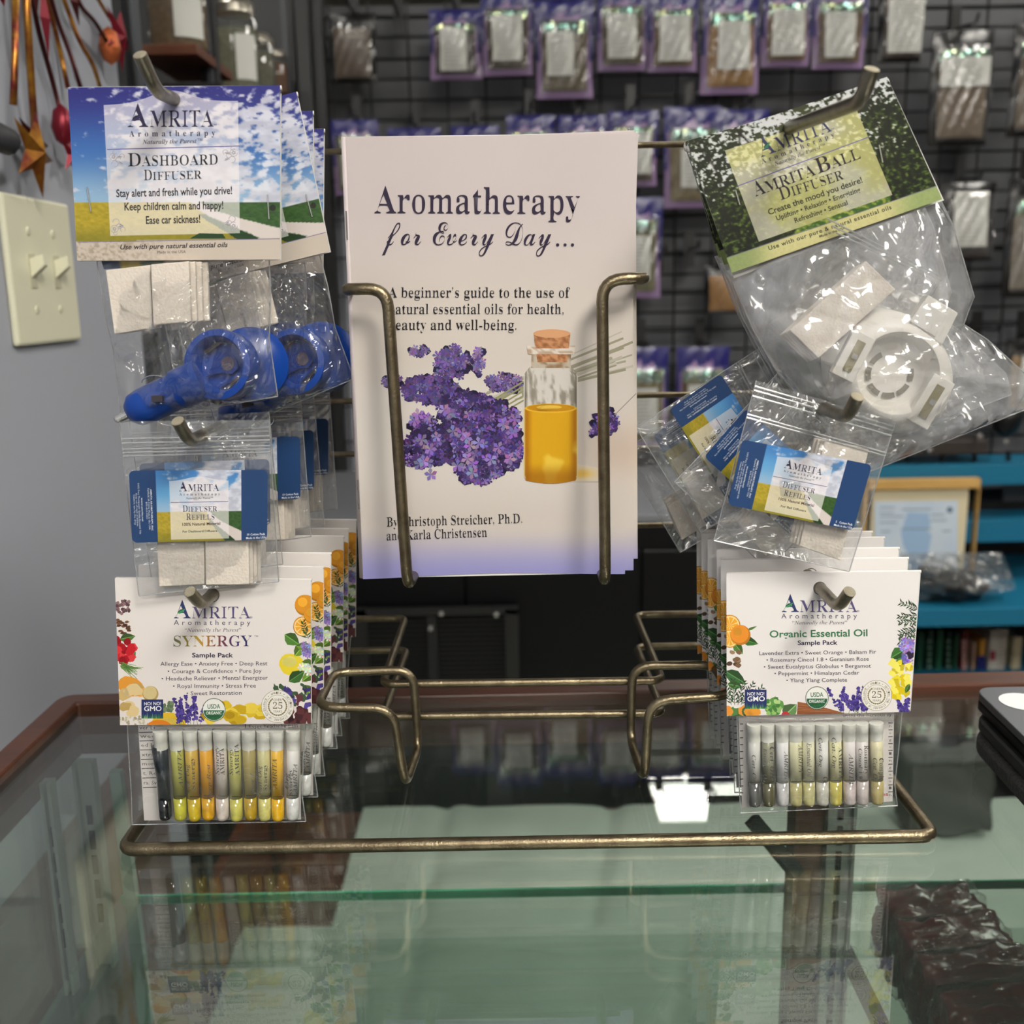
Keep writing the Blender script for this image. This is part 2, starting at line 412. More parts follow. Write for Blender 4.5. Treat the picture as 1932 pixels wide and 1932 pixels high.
def imap(quadpx, w, h):
    """bilinear map of a flat label w x h units on a pixel quad TL,TR,BR,BL"""
    TL, TR, BR, BL = [np.array(p, float) for p in quadpx]
    def f(X, Y):
        u = np.asarray(X)/w; v = np.asarray(Y)/h
        return tuple((TL[i]*(1-u)+TR[i]*u)*(1-v)+(BL[i]*(1-u)+BR[i]*u)*v for i in (0, 1))
    return f
# ------------------------------------------------------------ the room
GREY = mat('grey wall paint', (170, 173, 184), 0.7, bump=(120, 0.15))
DGREY = mat('grey painted planks', (98, 99, 103), 0.6, noise=(3, (72, 73, 77), 0.3, (1, 1, 4)))
BLACK = mat('black laminate', (7, 8, 11), 0.4, spec=.3)
BLACKM = mat('black metal', (16, 17, 19), 0.4, 0.0)
CEILM = mat('ceiling tile', (196, 196, 190), 0.9)
RIM = mat('reddish wood rim', (96, 54, 34), 0.35, noise=(14, (62, 34, 22), 0.3, (1.0, 8, 8)), coat=0.2)
WOOD = mat('brown wood board', (104, 62, 44), 0.45, noise=(10, (74, 42, 30), 0.35, (8, 1, 8)))
TEAL = mat('teal paint', (24, 112, 146), 0.45)
FLOORM = mat('dark floor', (92, 84, 76), 0.5, noise=(3, (70, 62, 56), 0.4))
def struct(name, m, lo, hi, **k):
    o = MB().box(lo, hi).build(name, m, **k); o['kind'] = 'structure'; return o
struct('floor', FLOORM, (-3, -3, FLOOR-0.05), (4, 6, FLOOR))
struct('ceiling', CEILM, (-3, -3, CEIL), (4, 6, CEIL+0.05))
struct('wall_left', GREY, (-0.477, -3, FLOOR), (-0.377, 1.07, CEIL))
struct('wall_far', mat('far wall paint', (120, 128, 122), 0.8), (-3, 6, FLOOR), (4, 6.1, CEIL))
struct('wall_front', mat('front wall paint', (176, 172, 164), 0.8), (-3, -3.1, FLOOR), (4, -3, CEIL))
struct('wall_right', mat('right wall paint', (150, 150, 146), 0.8), (4, -3, FLOOR), (4.1, 6, CEIL))
struct('wall_outer', mat('outer wall paint', (60, 60, 62), 0.8), (-3.1, -3, FLOOR), (-3, 6, CEIL))
# planked partition behind the wire grid
WB = struct('wall_back', mat('dark gap', (22, 22, 24), 0.8), (-0.62, 2.185, FLOOR), (3.2, 2.24, 0.80))
zz = -0.18
while zz < 0.79:
    MB().box((-0.62, 2.165+random.uniform(0, .004), zz), (3.2, 2.187, min(zz+0.034, 0.8))).build('plank', DGREY, WB); zz += 0.0385
o = MB().box((-0.50, 2.13, -0.16), (-0.325, 2.16, 0.53)).build('trim_1', GREY); o['kind'] = 'structure'
# lights
for i, (x, y, wx, wy, st) in enumerate(PANELS):
    where = ['far above the partition', 'over the black cabinet', 'over the left of the counter front', 'over the right of the counter front', 'over the jar shelves',
             'over the aisle to the right', 'far left beyond the jar shelves', 'far right beyond the bookcase', 'above the shop front side'][i]
    r = root('ceiling_light', 'flat square ceiling light '+where, 'light', (x, y, CEIL), 'ceiling lights')
    dm = mat('lit diffuser %d' % i, (255, 255, 255), emit=((255, 250, 240), st))
    MB().box((x-wx/2, y-wy/2, CEIL-0.012), (x+wx/2, y+wy/2, CEIL-0.008)).build('diffuser', dm, r)
    f = MB()
    for a, b, c, d in ((-1, -1, 1, -1), (1, -1, 1, 1), (1, 1, -1, 1), (-1, 1, -1, -1)):
        f.tube([(x+a*(wx/2+.008), y+b*(wy/2+.008), CEIL-.008), (x+c*(wx/2+.008), y+d*(wy/2+.008), CEIL-.008)], 0.009, 6)
    f.build('frame', CARD, r)

# ------------------------------------------------------------ glass showcase
GLASS = film('showcase glass', (241, 246, 243), 0.012, (190, 215, 205), 0.0, 0.08)
GLASSW = film('inner glass', (243, 247, 245), 0.02, (190, 215, 205), 0.0, 0.035)
GEDGE = mat('green glass edge', (110, 226, 180), 0.15, noise=(40, (80, 180, 140), 0.3))
CHAN = mat('aluminium channel', (150, 156, 152), 0.4, 0.6)
DARKF = mat('dark bronze frame', (52, 56, 56), 0.35, 0.4)
case = root('glass_showcase', 'glass-topped shop showcase with a reddish wood rim under the wire display stand', 'showcase', (0, 0.3, 0))
ol = atz(115, 1312, 0.004); orr = atz(1990, 1266, 0.004); il = atz(132, 1340, 0.0); ir = atz(1990, 1297, 0.0)
XL = -0.2725
b = MB()  # glass top, thin slab
for z0, z1 in ((-0.006, 0.0),):
    q0 = (XL, 0.05); q1 = (0.75, 0.05); q2 = (0.75, float(ir[1])+0.004); q3 = (XL, float(il[1])+0.002)
    b.hexa([(*q, z0) for q in (q0, q1, q2, q3)]+[(*q, z1) for q in (q0, q1, q2, q3)])
b.build('glass_top', GLASS, case)
def prism(name, pts_xy, z0, z1, m, parent, bev=0):
    b = MB(); n = len(pts_xy); b.add([(x, y, z0) for x, y in pts_xy]+[(x, y, z1) for x, y in pts_xy],
        [tuple(range(n-1, -1, -1)), tuple(range(n, 2*n))]+[(i, (i+1) % n, n+(i+1) % n, n+i) for i in range(n)])
    return b.build(name, m, parent, bevel=bev)
XO = -0.288; yo = float(ol[1]); sl = (float(orr[1])-yo)/(float(orr[0])-float(ol[0])); yi = float(il[1])
R_ = 0.010
cor = [(XO+R_-R_*math.cos(a), yo-R_+R_*math.sin(a)) for a in [math.pi/2*k/5 for k in range(6)]]
prism('rim', [(XO, 0.05)]+cor+[(0.80, yo+sl*(0.80-XO)), (0.80, float(ir[1])+0.0), (XL, yi), (XL, 0.05)], -0.03, 0.005, RIM, case, 0.0015)
# side and rear walls of the shallow glass case
ZB = -0.157; YR = 0.588
MB().box((XL-0.005, 0.05, ZB), (XL, YR, -0.006)).build('side_glass', GLASSW, case)
MB().box((XL-0.006, 0.05, ZB-0.012), (XL+0.012, YR, ZB-0.001)).build('bottom_rail', DARKF, case)
MB().box((XL-0.014, 0.05, -0.030), (XL-0.001, YR, -0.007)).build('top_rail', DARKF, case)
MB().box((XL, 0.05, ZB-0.006), (0.75, YR+0.004, ZB-0.001)).build('bottom_glass', GLASSW, case)
sh_l = atz(228, 1692, -0.128); sh_r = atz(1932, 1664, -0.128)
MB().box((float(sh_l[0]), 0.12, -0.133), (0.75, float(sh_l[1]), -0.128)).build('shelf_glass', GLASSW, case)
q = [np.array([sh_l[0], sh_l[1], -.1335]), np.array([.75, sh_l[1], -.1335]), np.array([.75, sh_l[1], -.1275]), np.array([sh_l[0], sh_l[1], -.1275])]
MB().slab(q, (0, 0.0015, 0)).build('shelf_glass_edge', GEDGE, case)
# slotted shelf standards
def standard(xc, yc, z0, z1, w=0.013):
    b = MB(); b.box((xc-w/2, yc, z0), (xc+w/2, yc+0.004, z1)); b.box((xc-w/2, yc-.004, z0), (xc-w/2+.0018, yc, z1)); b.box((xc+w/2-.0018, yc-.004, z0), (xc+w/2, yc, z1))
    s = b.build('standard', CHAN, case)
    z = z1-0.035
    while z > z0+0.02:
        MB().box((xc-0.0016, yc-0.0012, z-0.006), (xc+0.0016, yc+.0005, z+0.006)).build('slot', BLACK, s); z -= 0.0165
    return s
standard(XL+0.014, 0.570, ZB, -0.02, 0.012)
standard(XL+0.003, 0.545, ZB, -0.02, 0.006)
p1 = at(1549, 1760, 0.56); standard(float(p1[0])+0.008, 0.56, -0.62, -0.02, 0.017)
MB().box((float(p1[0])-0.018, 0.562, -0.62), (float(p1[0])-0.001, 0.58, -0.02)).build('centre_post', mat('brown post', (86, 62, 54), 0.5), case)
for pa, pb in (((1418, 1545), (1505, 1650)), ((1585, 1775), (1665, 1940))):
    A = at(*pa, 0.57); B = at(*pb, 0.50 if pa[0] > 1500 else 0.56)
    MB().tube([A, B], 0.0055, 4).build('shelf_bracket', DARKF, case)
a = at(205, 1458, 0.595); c = at(262, 1932, 0.595)
MB().slab([a, at(226, 1458, .595), at(286, 1932, .595), c], (0, 0.006, 0)).build('end_glass_edge', mat('pale green glass edge', (150, 176, 164), 0.2), case)
# base cabinet of the showcase: rear stile and front, floor supports
MB().box((XL-0.01, 0.05, FLOOR+0.02), (XL+0.01, 0.30, ZB-0.02)).build('end_panel', WOOD, case)
MB().box((0.78, 0.05, FLOOR), (0.80, YR, ZB-0.01)).build('end_panel', WOOD, case)

# ------------------------------------------------------------ low table with cloth, behind the showcase
ZT = -0.60
tb = root('low_table', 'low brown wooden table under the pale green cloth behind the showcase', 'table', (0.3, 1.2, FLOOR))
MB().box((-0.36, 0.78, ZT-0.03), (1.35, 1.58, ZT)).build('tabletop', WOOD, tb)
for x in (-0.35, 1.29):
    for y in (0.80, 1.53): MB().box((x, y, FLOOR), (x+0.04, y+0.04, ZT-0.03)).build('leg', WOOD, tb)
sb_ = root('wooden_side_panel', 'reddish brown boards standing against the grey wall, seen through the showcase glass', 'panel', (-.369, 1.0, FLOOR))
MB().box((-.376, .63, FLOOR), (-.364, .98, -.18)).build('board', WOOD, sb_); MB().box((-.376, .985, FLOOR), (-.364, 1.55, -.44)).build('board', mat('reddish brown board', (92, 48, 34), .4), sb_)
CLOTH = mat('pale green cloth', (196, 206, 196), 0.85, noise=(9, (176, 190, 178), 0.3), bump=(500, 0.3))
def cloth(name, px4, label, seed, z=ZT+0.004, seams=()):
    P = [atz(*p, z) for p in px4]; n = 90; vs = []; fs = []
    for j in range(n+1):
        for i in range(n+1):
            u, v = i/n, j/n; p = (P[0]*(1-u)+P[1]*u)*(1-v)+(P[3]*(1-u)+P[2]*u)*v
            x, y = p[0]*6, p[1]*6
            h = 0.012*abs(fbm(np.array(x), np.array(y), 3, seed)-0.5)*2
            for s_ in seams: h -= 0.010*math.exp(-((u-s_[0]-s_[1]*v)/0.012)**2) if s_[2] == 0 else 0.010*math.exp(-((v-s_[0]-s_[1]*u)/0.02)**2)
            vs.append((p[0], p[1], z+max(0, h+0.011)))
    for j in range(n):
        for i in range(n): fs.append((j*(n+1)+i, (j+1)*(n+1)+i, (j+1)*(n+1)+i+1, j*(n+1)+i+1))
    b = MB().add(vs, fs); o = b.build(name, CLOTH, smooth=True, rotloc=tuple(P[3])); tag(o, label, 'cloth'); return o
cloth('cloth', [(687, 1537), (1990, 1520), (1990, 1790), (620, 1790)], 'pale green cloth spread on the far half of the low table', 3, seams=((.12, 0, 0), (.36, 0.0, 0), (.93, .03, 1)))
cloth('cloth', [(462, 1768), (1990, 1768), (1990, 1990), (380, 1990)], 'pale green cloth on the near half of the low table', 8, z=ZT+0.018, seams=((.22, 0, 0), (.55, 0, 0), (.18, .1, 1)))

# ------------------------------------------------------------ wire display stand
rk = root('display_rack', 'antique brass wire countertop stand holding the booklets and hanging packs', 'display stand', (0, 0.5, 0))
def wire(name, pts, r, fil=0.008, n=12, m=WIRE, parent=None, closed=False):
    return MB().tube(pts, r, n, fil, closed=closed, seg=6).build(name, m, parent or rk, smooth=True)
YB = 0.60; ZW = 0.0032
fl = atz(231, 1603, ZW); fr = atz(1763, 1577, ZW)
bl = np.array([fl[0], YB, ZW]); br = np.array([fr[0], YB, ZW])
zt = float(at(640, 286, YB)[2])
wire('base_loop', [np.array([bl[0], YB, zt]), bl, fl, fr, br, np.array([br[0], YB, zt])], 0.0031, 0.007)
rb = 0.0017
for yl, yr in ((286, 273), (757, 745), (857, 845), (1010, 990)):
    A = at(640, yl, YB); B = at(1250, yr, YB); d = (B-A)/(B[0]-A[0])
    wire('cross_bar', [A+d*(bl[0]-A[0]), A+d*(br[0]-A[0])], rb, 0)
for (l0, l1, r1, r0) in (((722, 1291), (765, 1166), (1199, 1160), (1250, 1284)), ((722, 1352), (768, 1226), (1201, 1220), (1250, 1346))):
    YF = 0.49; a, b_, c_, d_ = at(*l0, YF), at(*l1, YB), at(*r1, YB), at(*r0, YF)
    wire('pocket_support', [np.array([bl[0], YB, b_[2]]), b_, a, d_, c_, np.array([br[0], YB, c_[2]])], 0.0021, 0.007)
YF2, YK = 0.442, 0.4855
wire('lower_pocket_arm', [at(598, 1334, YF2), at(742, 1337, YF2), at(764, 1482, YF2), at(789, 1412, YK), at(780, 1264, YK), at(630, 1268, YK)], 0.0022, 0.010, closed=True)
wire('lower_pocket_arm', [at(1383, 1312, YF2), at(1225, 1322, YF2), at(1216, 1472, YF2), at(1190, 1398, YK), at(1193, 1256, YK), at(1345, 1254, YK)], 0.0022, 0.010, closed=True)
YA = 0.447
wire('upper_pocket_arm', [at(700, 546, YK+.02), at(649, 546, YA), at(730, 544, YA), at(769, 1106, YA), at(789, 1070, YK), at(786, 700, YK)], 0.0026, 0.009)
wire('upper_pocket_arm', [at(1170, 530, YK+.02), at(1221, 524, YA), at(1136, 528, YA), at(1142, 1099, YA), at(1132, 1068, YK), at(1128, 700, YK)], 0.0026, 0.009)
def hook(hole_px, cor_px, tip_px, Yh, Yc, Yt, m=HOOK, r=0.0026, rt=None):
    H_, B, C = at(*hole_px, Yh), at(*cor_px, Yc), at(*tip_px, Yt); d = (H_-B)/(H_[1]-B[1]); A = B+d*(YB-B[1])
    b = MB(); P = fillet_path([A, B, C] if rt is None else [at(*rt, YB), H_, B, C], 0.009, seg=7); b.tube(P, r, 14, 0)
    o = b.build('hook', m, rk, smooth='auto')
    MB().lathe(tuple(C), [(r*0.98, 0), (r*0.8, 0.0003), (0, 0.00035)], 14, axis=tuple((C-B)/np.linalg.norm(C-B))).build('cut_end', mat('bare cut wire end', (215, 205, 180), 0.3, 0.9, bump=(2500, 0.9)), o)
    return o
for a, b_, c_, y0, y1, y2 in (((328, 187), (294, 172), (264, 103), .430, .4076, .398), ((378, 823), (357, 833), (335, 794), .424, .409, .402), ((402, 1121), (379, 1141), (358, 1116), .432, .415, .408),
                              ((1487, 242), (1625, 191), (1645, 130), .424, .355, .350), ((1554, 771), (1598, 788), (1618, 748), .418, .391, .385), ((1547, 1109), (1582, 1146), (1603, 1116), .432, .409, .402)):
    hook(a, b_, c_, y0, y1, y2, rt={1487: (1405, 272), 1554: (1440, 745)}.get(a[0]))
# ------------------------------------------------------------ printed pictures
def meadow(w, h, hor, x0=0.0, y0=0.0, ang=0.0, deep=1.0, sc=1.0, seed=1, veil=0.0):
    """sky, clouds, yellow field, road and green field; picture w x h at x0,y0, horizon at fraction hor"""
    def f(X, Y):
        u = (X-x0)/w; v = (Y-y0)/h
        top = np.array([44, 44, 122]) if deep else np.array([70, 130, 195]); low = np.array([150, 185, 215])
        sky = mixc(top, np.array([62, 110, 178]) if deep else (100, 165, 215), smst(0, hor*.6, v)); sky = mixc(sky, low, smst(hor*.5, hor, v))
        n = (.45*fbm(u*5*sc+v*3, v*7*sc-u*2, 4, seed)+.55*fbm(u*26*sc+v*9, v*34*sc, 4, seed+21)) if deep else fbm(u*7*sc+v*4, v*10*sc-u*2, 5, seed); c = smst(0.48, 0.60, n+0.12*np.clip(v/hor, 0, 1)*np.clip(u*1.6, 0, 1)+0.03*(u > .2)-0.14*(1-smst(.1, .26, u))*smst(.1, .3, v))
        sky = mixc(sky, mixc((228, 228, 236), (196, 196, 210), smst(.3, .7, fbm(u*14, v*20, 3, seed+9))), c*0.92)
        t = (v-hor)/(1-hor+1e-6); g = fbm(u*60*sc, v*90*sc, 3, seed+5)
        yel = mixc(mixc((205, 178, 62), (150, 138, 34), g), (120, 118, 40), smst(.5, 1, t)*.6)
        grn = mixc(mixc((74, 108, 52), (36, 70, 34), g), (30, 66, 34), smst(.4, 1, t)*.5)
        rx = 0.60+0.09*np.sin(t*2.4)*t+0.30*t**1.6; rw = 0.015+0.13*t**1.3
        gnd = np.where((u < rx)[..., None], yel, grn); rd = smst(-.012, .0, rw-np.abs(u-rx-rw*.8)+0.02*(g-.5))
        gnd = np.where(((u < rx+.02) & (u > rx-.16*t) & (t > .3))[..., None], grn*.8, gnd)
        gnd = mixc(gnd, (216, 206, 200), rd)
        out = np.where((v < hor)[..., None], sky, gnd)
        return out*(1-veil)+np.array([240, 234, 236])*veil
    return f
def forest(w, h, x0, y0, ang, seed=4, veil=0.0):
    ca, sa = math.cos(ang), math.sin(ang)
    def f(X, Y):
        a = X-x0; b = Y-y0; u = (a*ca+b*sa)/w; v = (-a*sa+b*ca)/h
        n = fbm(u*64, v*52, 4, seed); big = fbm(u*5, v*4, 3, seed+3); lightup = np.exp(-((u-.5)/.33)**2-((v-.25)/.55)**2)
        d = mixc((16, 22, 12), (56, 72, 30), smst(.4, .72, n)); d = mixc(d, (112, 132, 62), smst(.6, .78, n)*.7)
        s = smst(.50, .58, n+big*.40-.215-(v*.40)+.18*lightup); d = mixc(d, (210, 212, 214), s*(1-smst(.42, .62, v))*.95)
        d = mixc(d, (150, 154, 80), lightup*.35*(1-s))
        trunk = sum(np.exp(-((u-q-(v-.5)*r+0.02*np.sin(v*9+q*30))/.006)**2) for q, r in ((.08, .05), (.2, -.12), (.30, .1), (.78, .12), (.86, -.1), (.93, .02)))
        d = mixc(d, (24, 22, 14), np.clip(trunk, 0, 1)*.8*(v < .75))
        out = d if not veil else d*(1-veil)+mixc((214, 210, 140), (220, 216, 196), smst(.3, .7, fbm(u*6, v*5, 3, seed+8)))*veil
        return out
    return f
def logo(A, x0, xA, x1, y, big, small, col, col2=None, sl=0.0, leafcol=None, tm='™'):
    """the wordmark: large A, small capitals, leaf; baseline from (x0,y), slope sl"""
    B = lambda x: (x, y+(x-x0)*sl)
    A.text('A', 'serift', *B(x0), *B(xA), big, col, res=4); A.text('MRITA', 'serift', *B(xA+big*.07), *B(x1), small, col2 or col, res=4)
    lx, ly = B(x0+(xA-x0)*.42); A.leaf(lx-big*.20, ly-big*.28+sl*2, big*.5, big*.22, -0.5+sl, leafcol or col)
    if tm: A.text(tm, 'sans', *B(x1-small*.1), *B(x1+small*.18), small*.16, col)
DKP = (44, 38, 72); GRY = (70, 70, 92); NVY = (34, 36, 66)
def floret(A, x, y, r, cols):
    c = random.choice(cols); a0 = random.uniform(0, 6)
    for k in range(5):
        a = a0+k*1.2566; q = tuple(min(255, v*random.uniform(.8, 1.15)) for v in c)
        A.poly([(x, y), (x+r*.7*math.cos(a-.45), y+r*.7*math.sin(a-.45)), (x+r*math.cos(a), y+r*math.sin(a)), (x+r*.7*math.cos(a+.45), y+r*.7*math.sin(a+.45))], q)
LAV = [(88, 66, 132), (68, 50, 106), (116, 92, 160), (52, 38, 82), (148, 120, 186), (80, 60, 120)]
def lavender(A, x, y, rx, ry, n, r, cols=LAV, ang=0):
    for k in range(n):
        t = random.uniform(0, 6.283); q = math.sqrt(random.random()); dx, dy = rx*q*math.cos(t), ry*q*math.sin(t)
        px_, py_ = x+dx*math.cos(ang)-dy*math.sin(ang), y+dx*math.sin(ang)+dy*math.cos(ang)
        if k < n*.45: A.blob(px_, py_, r*random.uniform(.6, 1.1), random.choice([(40, 29, 68), (56, 42, 88), (32, 24, 54)]), 7)
        else: floret(A, px_, py_, r*random.uniform(.7, 1.15), cols)
def spike(A, x, y, ln, ang, r=2.2, n=22, cols=None):
    c, s_ = math.cos(ang), math.sin(ang); A.line(x, y, x+ln*c, y+ln*s_, .8, (84, 104, 66))
    for k in range(n):
        t = random.uniform(.25, 1); w_ = r*1.4*(1.1-t*.7); o = random.uniform(-w_, w_)
        A.blob(x+ln*t*c-o*s_, y+ln*t*s_+o*c, r*random.uniform(.5, .9), random.choice(cols or [(74, 58, 140), (96, 78, 168), (52, 40, 104)]), 6)
def orange(A, x, y, r, cut=False, col=(236, 158, 44)):
    A.disc(x, y, r, tuple(q*.82 for q in col)); A.disc(x-r*.08, y-r*.1, r*.9, col); A.disc(x-r*.25, y-r*.3, r*.45, tuple(min(255, q*1.12+8) for q in col))
    if cut:
        A.disc(x, y, r*.9, (250, 226, 160)); 
        for k in range(9):
            a = k*.698; A.poly([(x, y), (x+r*.8*math.cos(a-.28), y+r*.8*math.sin(a-.28)), (x+r*.8*math.cos(a+.28), y+r*.8*math.sin(a+.28))], (244, 172, 50))
def sprig(A, x, y, ln, ang, nl=9, col=(48, 74, 46), w_=10):
    A.line(x, y, x+ln*math.cos(ang), y+ln*math.sin(ang), 1, (70, 74, 44))
    for k in range(nl):
        t = (k+.5)/nl; px_, py_ = x+ln*t*math.cos(ang), y+ln*t*math.sin(ang)
        for s_ in (-1, 1):
            a = ang+s_*random.uniform(.4, 1.1); l = w_*random.uniform(.7, 1.2)*(1.1-t*.4); q = tuple(v*random.uniform(.75, 1.2) for v in col)
            A.poly([(px_, py_), (px_+l*.5*math.cos(a)-1.6*math.sin(a), py_+l*.5*math.sin(a)+1.6*math.cos(a)), (px_+l*1.1*math.cos(a), py_+l*1.1*math.sin(a)), (px_+l*.5*math.cos(a)+1.3*math.sin(a), py_+l*.5*math.sin(a)-1.3*math.cos(a))], q)
def badges(A, gx, gy, ux, uy, sx, sy, sr=30):
    A.poly([(gx, gy), (gx+41, gy), (gx+41, gy+36), (gx, gy+36)], (38, 48, 104))
    for k in range(26):
        x = gx+1+k*1.55; A.poly([(x, gy+36), (x+1.6, gy+36), (x+random.uniform(-1, 3), gy+36-random.uniform(4, 14))], random.choice([(70, 140, 70), (40, 110, 60), (120, 170, 110)]))
    A.text('NO! NO!', 'sansb', gx+5, gy+11, gx+37, gy+10.5, 6.2, (240, 240, 240)); A.text('GMO', 'sansb', gx+5, gy+22, gx+38, gy+21.5, 9.5, (245, 245, 245))
    A.disc(ux, uy, 22, (52, 74, 58)); A.disc(ux, uy, 20.8, (240, 240, 234))
    A.poly([(ux+19.6*math.cos(a), uy+1+19*math.sin(a)) for a in [math.pi*k/14 for k in range(15)]], (46, 104, 68))
    A.text('USDA', 'sansb', ux-12, uy-2, ux+12, uy-2.5, 8.5, (58, 108, 74)); A.text('ORGANIC', 'sansb', ux-15, uy+9, ux+15, uy+8.6, 5.8, (240, 240, 234))
    A.disc(sx, sy, sr, (238, 234, 226)); A.ring(sx, sy, sr*.99, .8, (150, 140, 110)); A.ring(sx, sy, sr*.70, .7, (160, 150, 120))
    for s_ in (-1, 1):
        for k in range(11):
            a = math.pi/2+s_*(.25+k*.235); A.leaf(sx+sr*.58*math.cos(a), sy+sr*.58*math.sin(a), sr*.17, sr*.09, a-s_*.9-1.2*s_, (112, 100, 58))
    A.text('25', 'serif', sx-9, sy+4.5, sx+9, sy+4.5, 12, (110, 96, 56)); A.text('OVER', 'sans', sx-8, sy-10, sx+8, sy-10, 4.5, (112, 100, 60)); A.text('YEARS', 'sans', sx-8, sy+11.5, sx+8, sy+11.5, 4, (112, 100, 60))
    t = 'AMRITA • SETTING THE STANDARD OF EXCELLENCE • '
    for k, c in enumerate(t):
        if c == ' ': continue
        a = -2.05+k/len(t)*2*math.pi; r1 = sr*.76; e = (math.cos(a+math.pi/2), math.sin(a+math.pi/2)); x, y = sx+r1*math.cos(a), sy+r1*math.sin(a); h = sr*.035
        A.text(c, 'sans', x-e[0]*h, y-e[1]*h, x+e[0]*h*1.8, y+e[1]*h*1.8, sr*.13, (104, 92, 58), res=1)
def swirl(A, x, y, sx, sy, col=(168, 162, 168)):
    for (dx, dy, r, a0, a1) in ((0, 0, 7, 0, 5.2), (9, 5, 5, 1, 6.2), (3, 13, 6, 3, 8), (16, -1, 4.5, 2, 7), (2, -8, 3.5, 0, 5)):
        A.ring(x+sx*dx, y+sy*dy, r, 1.0, col, 12, a0, a1)
    for k in range(5): a = k*1.257; A.blob(x+2.6*math.cos(a)*sx, y+2.6*math.sin(a), 1.6, col, 6)
    A.leaf(x+sx*8, y+sy*9, 13, 4, 0.5 if sx > 0 else 2.6, col); A.leaf(x+sx*4, y+sy*2, 15, 4, -0.2 if sx > 0 else 3.3, col)

# ------------------------------------------------------------ booklets
BP0 = at(928, 255, .455); BP1 = at(928, 1085, .467); BN = np.cross((1, 0, 0), BP1-BP0)
def booklet_shape(TL, TR, BR, BL, push, full):
    P = BP0+np.array([0, push, 0]); A = Art(P, BN, bend=None); A.lay = 8
    def pos(u, v):
        x, y = A.quadpos(TL, TR, BR, BL)(u, v)
        return x, y+v**6*(3.2*np.cos(u*5.6+.4)-1.5)+(1-v)**8*1.5*np.sin(u*4)
    def col(X, Y):
        n = fbm(X/180., Y/180., 3, 5); v = (Y-250)/835.
        c = mixc((216, 204, 203), (226, 216, 206), smst(.1, .45, v)+0*X); c = mixc(c, (232, 224, 216), smst(.5, .62, v))
        c = mixc(c, (222, 212, 204), smst(.75, .88, v)); c = mixc(c, (162, 160, 218), smst(.885, 1.0, v+.01*(n-.5)))
        tan_ = np.exp(-((X-1180)/90)**2-((Y-850)/60)**2); c = mixc(c, (208, 182, 160), tan_*.6)
        return (c-6*(n-.5)[..., None])*.955
    return A, pos, col
def booklet(TL, TR, BR, BL, push, label, full=False, th=0.0035):
    A, pos, col = booklet_shape(TL, TR, BR, BL, push, full)
    P0 = onplane(*BL, BP0+np.array([0, push, 0]), BN); r = root('booklet', label, 'booklet', P0, 'aromatherapy booklets in the wire pocket')
    A.grid(60 if full else 16, 90 if full else 30, pos, col)
    if full: cover_art(A)
    A.build('front_cover', PRINT, r)
    n = A.N; b = MB(); q = [onplane(*p, BP0+np.array([0, push, 0]), BN) for p in (BL, BR, TR, TL)]
    e = (q[1]-q[0])/np.linalg.norm(q[1]-q[0])*0.0006
    b.slab([q[0]+e, q[1]-e, q[2]-e, q[3]+e], -n*th); b.build('pages', mat('paper', (236, 234, 230), 0.7), r)
    m = MB(); m.slab([q[0]-n*(th+.0006), q[1]-n*(th+.0006), q[2]-n*(th+.0006), q[3]-n*(th+.0006)], -n*.0004); m.build('back_cover', mat('cover back', (205, 198, 205), 0.4), r)
    m = MB(); m.tube([q[0]-n*th*.45, q[3]-n*th*.45], th*.55, 10); m.build('spine', mat('spine', (214, 202, 202), 0.4), r, smooth=True)
    if full:
        for ya, yb in ((398, 452), (905, 960)):
            a, b2 = onplane(658+(ya-258)*.041, ya, BP0, BN), onplane(658+(yb-258)*.041, yb, BP0, BN)
            MB().tube([a+n*.0001-e*4, b2+n*.0001-e*4], .0004, 6).build('staple', STAPLE, r)
    return r
